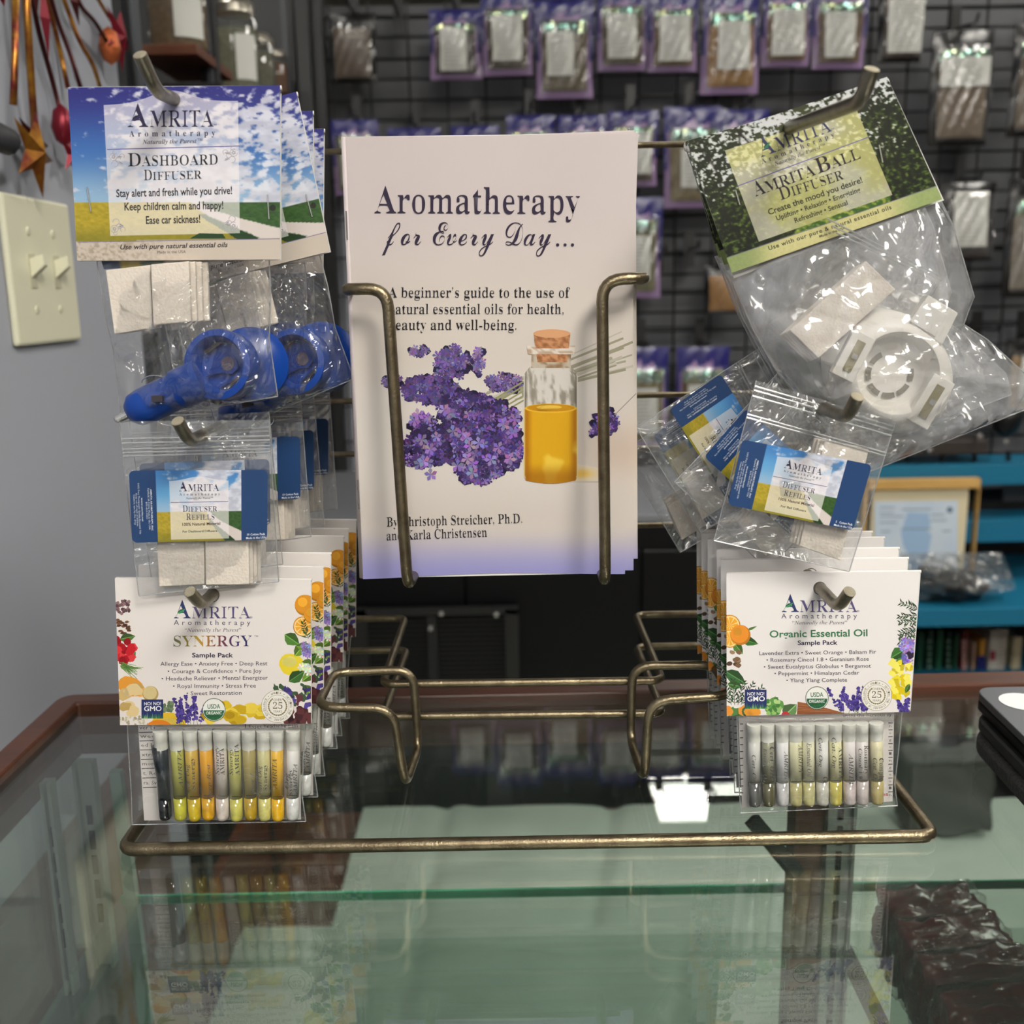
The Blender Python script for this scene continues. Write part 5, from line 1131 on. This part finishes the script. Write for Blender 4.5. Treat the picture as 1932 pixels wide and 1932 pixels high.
# spare pegs on the grid
for i, (x, y) in enumerate(((752, 30), (1300, 470), (1470, 300), (1840, 620), (1700, 470), (1560, 400), (1240, 480), (1740, 560))):
    p = at(x, y, YG); h = MB(); h.tube([p, p+np.array([0, -.10, .0]), p+np.array([0, -.105, .012])], .003, 6); h.box(p-np.array([.010, .008, .035]), p+np.array([.010, -.002, .035])); h.build('peg_hook', WBK, gp)

# ------------------------------------------------------------ long black cabinet with grey top under the grid
ST = -0.104
cb = root('low_cabinet', 'long black cabinet with a plain grey top below the wire grid', 'cabinet', (0.2, 1.8, FLOOR))
MB().box((-.37, 1.615, ST-.014), (.50, 2.08, ST)).build('top', mat('grey laminate top', (126, 128, 134), .45), cb, bevel=.002)
MB().box((-.37, 1.625, FLOOR), (.50, 2.07, ST-.016)).build('body', BLACK, cb)
for i in range(3): x0 = -.365+i*.288; MB().box((x0, 1.6155, FLOOR+.06), (x0+.284, 1.6245, ST-.06)).build('door', BLACK, cb, bevel=.002)
vt = root('grille_heater', 'dark metal heater with fine ribbed grille standing behind the empty pocket', 'heater', at(830, 1330, 1.595))
def bb(x0, y0, x1, y1, Y, d, nm, m, par=None, bev=0):
    a, c_ = at(x0, y1, Y), at(x1, y0, Y); return MB().box((min(a[0], c_[0]), Y, a[2]), (max(a[0], c_[0]), Y+d, c_[2])).build(nm, m, par or vt, bevel=bev)
HM = mat('heater metal', (46, 46, 46), .45, .3); 
bb(668, 1146, 978, 1164, 1.588, .012, 'frame_bar', HM); bb(956, 1150, 978, 1360, 1.588, .012, 'frame_bar', HM); bb(812, 1164, 822, 1360, 1.588, .012, 'frame_bar', HM); bb(668, 1340, 978, 1362, 1.588, .012, 'frame_bar', HM); bb(668, 1150, 690, 1350, 1.588, .012, 'frame_bar', HM)
bb(670, 1150, 976, 1360, 1.602, .006, 'back_plate', BLACK)
for k in range(19): bb(692, 1170+k*9, 955, 1174+k*9, 1.594, .006, 'grille_rib', mat('grille rib', (70, 70, 68), .5, .2))
for x, y in ((832, 1158), (936, 1160), (812, 1186)): MB().lathe(tuple(at(x, y, 1.5875)), [(.005, 0), (.004, .002), (0, .0025)], 10, axis=(0, -1, 0)).build('screw', STAPLE, vt)
for x in (700, 940): a = at(x, 1360, 1.60); MB().box((a[0]-.02, 1.585, ZT), (a[0]+.02, 1.612, a[2])).build('foot', HM, vt)

# ------------------------------------------------------------ teal bookcase with certificate, bagged thing, books
YT = 1.96
tc_ = root('teal_bookcase', 'teal painted open bookcase at the right holding books and a framed certificate', 'bookcase', (1.4, YT+.15, FLOOR))
def shelf(yt, yb, nm='shelf', x0=.54, dep=.30):
    zt_, zb = float(at(1800, yt, YT)[2]), float(at(1800, yb, YT)[2]); MB().box((x0, YT, zb), (2.1, YT+dep, zt_)).build(nm, TEAL, tc_, bevel=.001); return zt_, zb
s1 = shelf(878, 916, dep=.12); s2 = shelf(984, 1024, dep=.10)
zt3, z3b = float(at(1800, 1150, 1.80)[2]), float(at(1800, 1182, 1.80)[2]); s3 = (zt3, z3b); MB().box((.54, 1.80, z3b), (2.1, 2.285, zt3)).build('shelf', TEAL, tc_, bevel=.001)
def pyof(z, Y, x=1800):
    a, b = 900., 1500.
    for _ in range(40):
        m = (a+b)/2
        if at(x, m, Y)[2] > z: a = m
        else: b = m
    return a
zbk = float(at(1700, 1277, YT)[2]); MB().box((.54, YT, zbk-.03), (2.1, YT+.32, zbk)).build('shelf', TEAL, tc_)
MB().box((.512, YT, FLOOR), (.54, YT+.14, s1[0]-.002)).build('side', TEAL, tc_); MB().box((2.08, YT, FLOOR), (2.105, YT+.14, s1[0]-.002)).build('side', TEAL, tc_)
MB().box((.54, YT+.325, FLOOR), (2.08, YT+.335, s3[0])).build('back', mat('dark bookcase back', (20, 26, 30), .7), tc_)
MB().box((.54, YT+.02, zt3+.001), (.70, YT+.10, s1[1])).build('side_block', TEAL, tc_)
GB = mat('grey board', (90, 92, 96), .5); a, c_ = at(1850, 972, YT+.1), at(1990, 918, YT+.1); MB().box((1.02, YT+.125, s2[0]+.012), (2.07, YT+.135, s1[1])).build('grey_panel', GB, tc_)
# certificate
cf = root('framed_certificate', 'light wood framed certificate with a pale blue map leaning on the teal bookcase', 'picture frame', at(1745, 1150, 1.90))
YC = 1.93; yb_ = pyof(zt3+.0008, 1.93, 1745); FW = mat('light oak frame', (222, 182, 112), .4, noise=(20, (200, 156, 88), .3, (1, 1, 6)))
def pr(x0, y0, x1, y1, d0, th, nm, m, par): a, c_ = at(x0, y1, YC), at(x1, y0, YC); return MB().box((a[0], YC+d0, a[2]), (c_[0], YC+d0+th, c_[2])).build(nm, m, par, bevel=.001)
pr(1632, 903, 1852, 925, 0, .02, 'frame_rail', FW, cf); pr(1833, 903, 1852, yb_, 0, .02, 'frame_rail', FW, cf); pr(1620, 903, 1640, yb_, 0, .02, 'frame_rail', FW, cf); pr(1632, yb_-18, 1852, yb_, 0, .02, 'frame_rail', FW, cf)
pr(1640, 924, 1833, yb_-18, .010, .006, 'mat_board', mat('cream mat board', (226, 214, 180), .7), cf)
A = Art((0, YC+.0085, 0), NY); A.lay = 0
A.grid(50, 50, A.quadpos((1650, 946), (1807, 944), (1807, yb_-30), (1650, yb_-30)), lambda X, Y: mixc((222, 232, 240), (200, 216, 234), fbm(X/40., Y/40., 3, 2)))
A.poly([(1712, 966), (1752, 968), (1756, 990), (1750, 1000), (1758, 1010), (1752, 1040), (1744, 1056), (1738, 1100), (1720, 1100), (1716, 1050), (1704, 1030), (1700, 1005)], (166, 196, 228))
for (x, y, l) in ((1702, 961, 55), (1660, 958, 28), (1660, 968, 26), (1660, 975, 45), (1660, 986, 32), (1756, 972, 26), (1756, 982, 30), (1700, 998, 58), (1662, 1003, 18), (1778, 1002, 16)): A.line(x, y, x+l, y-.5, 2.2, (130, 150, 168))
A.disc(1792, 962, 6, (110, 134, 156)); A.build('certificate', PRINTM, cf)
# plastic bagged dark thing
bg = root('bagged_bundle', 'dark bundle in a clear plastic bag lying on the teal shelf before the certificate', 'bag', at(1800, pyof(zt3, 1.855), 1.855))
b = MB(); 
def lump(Lp, Rp, Y, depth, par, m, sd, nm, amp=.006): return bag(nm, Lp, Rp, Y, depth, par, m, sd, amp, 30, 24, .6, .5, .5, seam=False)
lump([(1736, 1066), (1718, 1096), (1728, 1134)], [(1830, 1074), (1868, 1104), (1848, 1132)], 1.855, .07, bg, mat('dark grey cloth', (28, 29, 32), .5, bump=(60, 1)), 3, 'dark_bundle')
lump([(1700, 1044), (1690, 1086), (1700, 1138)], [(1890, 1042), (1912, 1088), (1915, 1112)], 1.855, .09, bg, film('loose clear bag', (246, 246, 246), .10, (200, 205, 205), .1, .16, bump=(9, 1.0, .05)), 12, 'plastic_bag', .010)
# books
BK = [(1728, 1745, 1192, (22, 88, 66), 'dark green book beside the right sample pack, first of five green ones'), (1746, 1762, 1190, (26, 74, 62), 'dark green book, second of the five green ones'), (1764, 1781, 1188, (32, 100, 72), 'brighter green book in the middle of the green run'), (1783, 1796, 1192, (22, 66, 56), 'blackish green book, fourth of the green ones'),
      (1797, 1810, 1194, (30, 84, 60), 'narrow green book next to the maroon book'), (1811, 1828, 1190, (122, 34, 44), 'maroon book with pale lettering on its spine'), (1832, 1842, 1212, (216, 176, 150), 'slim peach coloured book'), (1844, 1860, 1206, (222, 160, 60), 'orange and navy book'), (1862, 1902, 1188, (214, 208, 196), 'wide cream book with a red emblem on its spine'),
      (1906, 1930, 1202, (208, 194, 160), 'buff book at the right edge of the shelf')]
for i, (x0, x1, y0, c, lb) in enumerate(BK):
    a, c_ = at(x0, 1277, YT+.03), at(x1, y0, YT+.03); r = root('book', lb, 'book', (float((a[0]+c_[0])/2), YT+.05, zbk), 'books on the teal bookcase')
    w_ = c_[0]-a[0]; m = mat('book cover %d' % i, c, .5, noise=(60, tuple(q*.8 for q in c), .4))
    z0 = zbk+.0005; z1 = c_[2]; xa, xb_ = a[0]+.0006, c_[0]-.0006; y0_, y1_ = YT+.03, YT+.17
    t = MB(); t.box((xa, y0_, z0), (xb_, y0_+.002, z1)); t.box((xa, y0_+.002, z0), (xa+.0018, y1_, z1)); t.box((xb_-.0018, y0_+.002, z0), (xb_, y1_, z1)); t.build('cover', m, r)
    MB().box((xa+.002, y0_+.003, z0+.002), (xb_-.002, y1_-.004, z1-.004)).build('pages', mat('paper', (236, 234, 230)), r)
    if i in (1, 3, 5, 7, 8):
        A = Art((0, y0_-.0004, 0), NY); yc0, yc1 = y0+16, 1268; xm = (x0+x1)/2
        if i == 5: A.text('MEDICINE', 'serifb', xm+4, yc1, xm+4, yc0, 8, (226, 190, 180), res=1)
        elif i == 7: A.poly([(x0, 1238), (x1, 1238), (x1, 1276), (x0, 1276)], (40, 48, 120)); A.text('OILS', 'sansb', xm+3, 1272, xm+3, 1244, 7, (230, 230, 230), res=1)
        elif i == 8: A.poly([(1868, 1228), (1878, 1228), (1878, 1246), (1868, 1246)], (150, 44, 60)); [A.line(1884, 1200+q*8, 1896, 1200+q*8, 2, (150, 130, 110)) for q in range(9)]
        else: [A.line(xm-4, 1210+q*12, xm+4, 1210+q*12, 2.4, (150, 180, 160)) for q in range(5)]
        A.build('spine_print', PRINTM, r)
# bar shelf with hooks above the teal unit
hs = root('bar_shelf', 'dark rail shelf with chrome knobs and black pegs above the teal bookcase', 'rack', at(1750, 870, 2.0))
a, c_ = at(1640, 856, 2.0), at(1852, 826, 2.0); MB().box((a[0], 1.97, a[2]), (c_[0], 2.06, c_[2])).build('board', mat('dark worn board', (52, 46, 42), .5), hs, bevel=.003)
for x, y in ((1752, 848), (1846, 822), (1895, 832)): MB().lathe(tuple(at(x, y, 1.965)), [(.004, 0), (.007, .004), (.005, .009), (0, .010)], 12, axis=(0, -1, 0)).build('chrome_knob', STAPLE, hs)
for x in (1712, 1776, 1838, 1902): MB().tube([at(x, 850, 2.0), at(x, 880, 2.0)], .005, 6).build('peg', BLACKM, hs)
p = at(1898, 800, 1.98); MB().lathe(tuple(p), [(.0, -.03), (.022, -.012), (.03, .012), (.026, .03), (0, .034)], 14).build('black_cap', BLACKM, hs, smooth=True)

# ------------------------------------------------------------ black jar shelf at the left
js = root('jar_shelf', 'tall black shelving unit at the upper left holding jars on wood slabs', 'shelf unit', (-.6, 1.5, FLOOR))
BS = mat('black shelf paint', (24, 25, 28), .4); ys0 = 1.42
MB().box((-1.2, 2.10, FLOOR), (-.40, 2.12, 1.3)).build('back', BS, js)
def post(px, wpx, Y, m, nm='post'): a, c_ = at(px, 100, Y), at(px+wpx, 100, Y); MB().box((a[0], Y, FLOOR if Y < 1.6 else ST+.001), (c_[0], Y+.02, 1.25)).build(nm, m, js)
post(236, 12, 1.10, BS); post(252, 5, 1.09, mat('galvanised edge', (96, 100, 104), .4, .7)); post(376, 30, 1.38, BS); post(388, 9, 1.37, mat('dark grey edge', (58, 60, 66), .4)); post(534, 11, 2.0, mat('dark grey edge', (58, 60, 66))); post(560, 24, 2.05, mat('mid grey edge', (64, 65, 66), .5)); post(590, 20, 2.08, BS)
WS = mat('warm wood slab', (112, 62, 34), .5, noise=(14, (84, 44, 24), .3, (1, 6, 6)))
def jarshelf(x0, x1, ytop, ybot, Y, dep, nm='wood_slab'):
    a, c_ = at(x0, ybot, Y), at(x1, ytop, Y); MB().box((a[0], Y, a[2]), (c_[0], Y+dep, c_[2])).build(nm, WS, js, bevel=.001); return float(c_[2])
zj = jarshelf(255, 371, 82, 104, 1.30, .16)
a, c_ = at(262, 185, 1.3), at(372, 105, 1.3); MB().box((a[0]-.05, 1.32, a[2]), (c_[0]+.02, 1.48, a[2]+.02)).build('shelf_board', BS, js)
JG = film('jar glass', (238, 240, 238), .05, (220, 222, 220), .03, .10, bump=(30, .6)); LID = mat('ribbed tin lid', (196, 190, 176), .3, .9)
def jar(x0, x1, ybase, ytop, Y, c, lb, lid=True, label=True, z0=None):
    a, c_ = at(x0, ybase, Y), at(x1, ytop, Y); R = (c_[0]-a[0])/2; cx = (c_[0]+a[0])/2; zb = z0 if z0 is not None else a[2]; H = c_[2]-zb; cy = Y+R
    r = root('glass_jar', lb, 'jar', (cx, cy, zb), 'jars on the black shelf'); P = (cx, cy, zb)
    MB().lathe(P, [(0, .001), (R*.93, .002), (R*.95, H*.70), (0, H*.72)], 24).build('contents', herb(c), r, smooth='auto')
    MB().lathe(P, [(R*.9, 0), (R, .006), (R, H*.76), (R*.82, H*.86), (R*.80, H*.9)], 32).build('glass_body', JG, r, smooth=True)
    if lid: MB().lathe(P, [(R*.84, H*.87), (R*.88, H*.875), (R*.86, H*.90), (R*.88, H*.92), (R*.86, H*.95), (R*.88, H*.97), (R*.80, H), (0, H)], 32).build('lid', LID, r, smooth='auto')
    if label:
        q = [(cx+R*1.01*math.sin(t), cy-R*1.01*math.cos(t)) for t in [.15+.13*k for k in range(9)]]; t = MB(); t.add([(x, y, zb+H*.12) for x, y in q]+[(x, y, zb+H*.62) for x, y in q], [(k, k+1, 10+k, 9+k) for k in range(8)]); t.build('paper_label', LBL, r)
    return r
jar(266, 368, 82, -70, 1.31, (150, 118, 78), 'jar of tan flakes on its wood slab, nearest the grey wall', z0=zj)
jar(404, 472, 170, -6, 1.55, (150, 150, 120), 'tall tin-lidded jar of pale herb beside the grey post'); jar(440, 505, 184, 56, 1.70, (146, 142, 116), 'jar of pale herb behind the tall tin-lidded jar', label=False)
jar(470, 512, 190, 66, 1.86, (120, 110, 88), 'dim jar third back in the receding row', label=False); jar(500, 536, 176, 92, 1.97, (140, 84, 40), 'farthest small jar with a bright lid and rust contents', label=False)
a, c_ = at(404, 172, 1.55), at(520, 200, 1.97)
MB().box((-.62, 1.50, float(at(404, 172, 1.55)[2])-.02), (-.40, 2.05, float(at(404, 172, 1.55)[2])-.001)).build('shelf_board', WS, js)

# ------------------------------------------------------------ switch plate and wall ornament on the left wall
XW = -.377; IV = mat('ivory plastic', (232, 230, 204), .35)
wq = lambda x, y, off=0: atx(x, y, XW+off)
sw = root('light_switch', 'ivory double toggle switch plate on the grey wall', 'light switch', wq(65, 500))
# true rectangle on the wall from its right edge
r0 = wq(118, 386); r1 = wq(143, 641); ztop, zbot, yr = float(r0[2]), float(r1[2]), float((r0[1]+r1[1])/2); yl = yr-.118
MB().box((XW, yl, zbot), (XW+.0055, yr, ztop)).build('wall_plate', IV, sw, bevel=.0025)
zc = (ztop+zbot)/2
for k, yy in enumerate((yr-.038, yr-.082)):
    MB().box((XW+.0050, yy-.0055, zc-.013), (XW+.0062, yy+.0055, zc+.013)).build('toggle_slot', mat('ivory shade slot', (196, 194, 168), .5), sw)
    t = MB(); t.add([(XW+.005, yy-.0045, zc-.006), (XW+.005, yy+.0045, zc-.006), (XW+.005, yy+.0045, zc+.009), (XW+.005, yy-.0045, zc+.009), (XW+.017, yy-.0036, zc+.004), (XW+.017, yy+.0036, zc+.004), (XW+.0165, yy+.0036, zc+.0125), (XW+.0165, yy-.0036, zc+.0125)],
        [(0, 3, 2, 1), (4, 5, 6, 7), (0, 1, 5, 4), (1, 2, 6, 5), (2, 3, 7, 6), (3, 0, 4, 7)]); t.build('toggle', IV, sw, bevel=.0006)
    for dz in (.030, -.030): MB().lathe((XW+.0055, yy, zc+dz), [(.0035, 0), (.003, .001), (0, .0014)], 12, axis=(1, 0, 0)).build('screw', mat('ivory screw', (214, 212, 186), .4), sw)
orn = root('metal_star_spray', 'wall ornament of gold and red metal stems ending in stars and buds above the switch', 'wall ornament', wq(60, 20, .03))
GOLD = mat('gold lacquer', (204, 150, 52), .3, .8, noise=(30, (120, 40, 44), .12)); RED = mat('dark red lacquer', (128, 26, 44), .35, .5); DKR = mat('dark bronze red', (72, 24, 26), .4, .6)
def w3(x, y, o): return wq(x, y, o)
ST_ = [([(30, -60), (29, 40), (28, 120), (25, 198)], GOLD, .0022), ([(48, -60), (52, 40), (58, 140), (67, 262)], GOLD, .0024), ([(52, -60), (70, 50), (90, 120), (106, 180), (117, 226)], DKR, .0017), ([(70, -60), (100, 40), (114, 100), (128, 166)], GOLD, .0016),
       ([(80, -60), (112, 50), (132, 100), (152, 166)], DKR, .0016), ([(100, -60), (128, 20), (150, 80), (176, 120), (188, 163)], GOLD, .0016), ([(130, -60), (150, 12), (176, 36), (200, 76)], DKR, .0016), ([(150, -60), (186, 0), (204, 30), (222, 58)], GOLD, .0014)]
for i, (pp, m, r_) in enumerate(ST_): MB().tube([w3(x, y, .012+.006*math.sin(i+k)) for k, (x, y) in enumerate(pp)], r_*1.25, 8, .03).build('stem', m, orn, smooth=True)
MB().tube([w3(20, -58, .012), w3(60, -72, .02), w3(110, -72, .02), w3(156, -58, .012)], .004, 8, .02).build('top_bar', DKR, orn, smooth=True)
def star(cx, cy, R, o, m, rot, nm='star'):
    c = w3(cx, cy, o); b = MB(); vs = [(c[0]+R*.28, c[1], c[2]), (c[0]-R*.12, c[1], c[2])]; s_ = R
    for k in range(10): a = rot+k*math.pi/5; q = s_ if k % 2 == 0 else s_*.4; vs.append((c[0], c[1]+q*math.sin(a), c[2]+q*math.cos(a)))
    b.add(vs, [(0, 2+k, 2+(k+1) % 10) for k in range(10)]+[(1, 2+(k+1) % 10, 2+k) for k in range(10)]); b.build(nm, m, orn)
star(63, 288, .034, .016, GOLD, math.pi-.25); star(64, 268, .026, .012, DKR, .3); star(222, 70, .030, .018, RED, .5); star(134, 292, .020, .014, RED, .2)
for x, y, m, s_ in ((118, 236, RED, .009), (207, 86, mat('copper lacquer', (196, 104, 60), .35, .6, bump=(400, 1)), .010)):
    c = w3(x, y, .014); MB().lathe(tuple(c-np.array([0, 0, .017])), [(0, 0), (s_*.7, .005), (s_, .015), (s_*.75, .028), (0, .034)], 14).build('bud', m, orn, smooth=True)
for (x0, y0, x1, y1, w_, m) in ((78, -40, 92, 112, .009, RED), (128, -40, 150, 50, .008, DKR), (-10, -40, 8, 12, .010, RED), (60, -60, 70, 30, .008, DKR)):
    a, c_ = w3(x0, y0, .016), w3(x1, y1, .018); b = MB(); mid = (a+c_)/2; n_ = np.array([0, 1., 0])*w_; b.add([a, mid+n_, c_, mid-n_, mid+np.array([.004, 0, 0])], [(0, 1, 4), (1, 2, 4), (2, 3, 4), (3, 0, 4), (3, 2, 1, 0)]); b.build('metal_leaf', m, orn)
kn = root('dark_wall_knob', 'dark rounded knob end entering at the left frame edge above the switch', 'hook', wq(4, 262, .0))
MB().tube([w3(-60, 225, .004), w3(-10, 256, .02), w3(16, 268, .022), w3(24, 274, .022)], [.006, .010, .0095, .005], 12).build('knob', mat('charcoal rubber', (48, 48, 52), .6), kn, smooth=True)

# ------------------------------------------------------------ laptop on its sleeve at the right, on the glass
lp0 = atz(1836, 1296, .030); lpx, lpy = float(lp0[0]), float(lp0[1])
sv = root('laptop_sleeve', 'dark woven laptop sleeve under the closed laptop on the glass', 'sleeve', (lpx+.1, lpy-.12, 0.0005))
TW = mat('charcoal woven fabric', (44, 44, 46), .9, noise=(500, (84, 82, 80), .25), bump=(700, .9))
def rrect(x0, y0, x1, y1, r_, n_=6): return [(cx+r_*math.cos(a0+k*math.pi/2/n_), cy+r_*math.sin(a0+k*math.pi/2/n_)) for cx, cy, a0 in ((x1-r_, y1-r_, 0), (x0+r_, y1-r_, math.pi/2), (x0+r_, y0+r_, math.pi), (x1-r_, y0+r_, 1.5*math.pi)) for k in range(n_+1)]
def skew(pts): return [(x-(lpy-y)*.055, y) for x, y in pts]
prism('sleeve_body', skew(rrect(lpx-.006, lpy-.30, lpx+.30, lpy-.008, .02)), .001, .012, TW, sv, .003); prism('sleeve_flap', skew(rrect(lpx-.004, lpy-.30, lpx+.30, lpy-.004, .02)), .0125, .019, mat('black padded edge', (16, 16, 17), .7), sv, .002)
lt = root('laptop', 'closed space grey laptop lying on its sleeve at the right frame edge', 'laptop', (lpx+.1, lpy-.12, .0195))
ALU = mat('space grey aluminium', (112, 114, 120), .38, .55); pts = skew(rrect(lpx, lpy-.28, lpx+.31, lpy, .010))
prism('base', pts, .0197, .0250, mat('dark laptop side', (30, 31, 34), .4, .5), lt, .001); prism('lid', pts, .0254, .0300, ALU, lt, .0008)
c = atz(1930, 1324, .0301); MB().lathe((float(c[0]), float(c[1]), .0301), [(.012, 0), (.012, .0002), (0, .00025)], 24).build('lid_emblem', mat('white emblem', (238, 240, 242), .3), lt)

# ------------------------------------------------------------ wrapped maroon blocks inside the showcase
MAR = mat('dark maroon block', (124, 28, 38), .3, noise=(90, (52, 14, 20), .3), bump=(160, 1.0), coat=.6); WRAP = film('tight clear wrap', (250, 250, 250), .0, (215, 215, 220), .10, .05, bump=(120, 1.0, .003))
ZW_ = ZB-.0005
def rough_box(c, u, v, w_, seed, amp, n=12):
    """box c + u,v,w half vectors with a lumpy surface"""
    b = MB(); vs = []; idx = {}; fs = []
    def g(i, j, k):
        if (i, j, k) not in idx:
            p = np.array([i, j, k])/n*2-1; q = p.copy(); q = np.sign(p)*np.minimum(np.abs(p), 1); rn = np.linalg.norm(np.clip(np.abs(p)-.86, 0, 1)); q = q*(1-rn*.35)
            h = amp*(fbm(np.array(p[0]*2.5+p[2]*1.7+seed), np.array(p[1]*2.5-p[2]*1.3), 4, seed)-.5)*2
            W_ = c+q[0]*u+q[1]*v+q[2]*w_; d = q/np.linalg.norm(q+1e-9); idx[(i, j, k)] = len(vs); vs.append(W_+h*(d[0]*u/np.linalg.norm(u)+d[1]*v/np.linalg.norm(v)+d[2]*w_/np.linalg.norm(w_)))
        return idx[(i, j, k)]
    for a in range(n):
        for e in range(n):
            for (f, s_) in ((0, 0), (n, 1)):
                for ax in range(3):
                    o = [[a, e], [a+1, e], [a+1, e+1], [a, e+1]]; q = []
                    for (s0, s1_) in o: ijk = [s0, s1_]; ijk.insert(ax, f); q.append(g(*ijk))
                    fs.append(q if s_ else q[::-1])
    b.add(vs, fs); return b
where = ['farthest of the row in the showcase', 'second dark block from the back of the row', 'third dark block from the back of the row', 'fourth dark block, near the bottom right corner', 'nearest dark block, cut by the bottom frame edge']
for i, (x, y, wpx, hh) in enumerate(((1750, 1762, 92, .021), (1790, 1822, 96, .021), (1835, 1884, 100, .022), (1890, 1962, 104, .022), (1948, 2050, 110, .022))):
    c = atz(x, y, ZB+.024); hw = wpx/FPX*.62; r = root('wrapped_block', 'maroon block in clear wrap, '+where[i], 'wrapped block', (c[0], c[1], ZB), 'dark wrapped blocks in the showcase')
    u = np.array([hw, 0.004, 0]); v = np.array([-.002, .0098, .004]); w_ = np.array([0, -.004, .0235]); c = np.array([c[0], c[1], ZB+.027])
    rough_box(c, u, v, w_, 5+i, .006).build('block', MAR, r, smooth=True); rough_box(c, u*1.05, v*1.12, w_*1.05, 25+i, .0045, 14).build('plastic_wrap', WRAP, r, smooth=True)
gb = root('grey_wrapped_bundle', 'grey fuzzy wrapped bundle seen through the glass behind the right sample pack', 'wrapped bundle', (0, 0, 0))
c = atz(1775, 1548, ZT+.03); gb.location = V((c[0], c[1], ZT+.02)); rough_box(np.array([c[0], c[1], ZT+.085]), np.array([.068, 0, 0]), np.array([0, .035, 0]), np.array([0, 0, .062]), 3, .010).build('bundle', mat('grey fuzzy wool', (84, 86, 82), .95, bump=(200, 1)), gb, smooth=True)
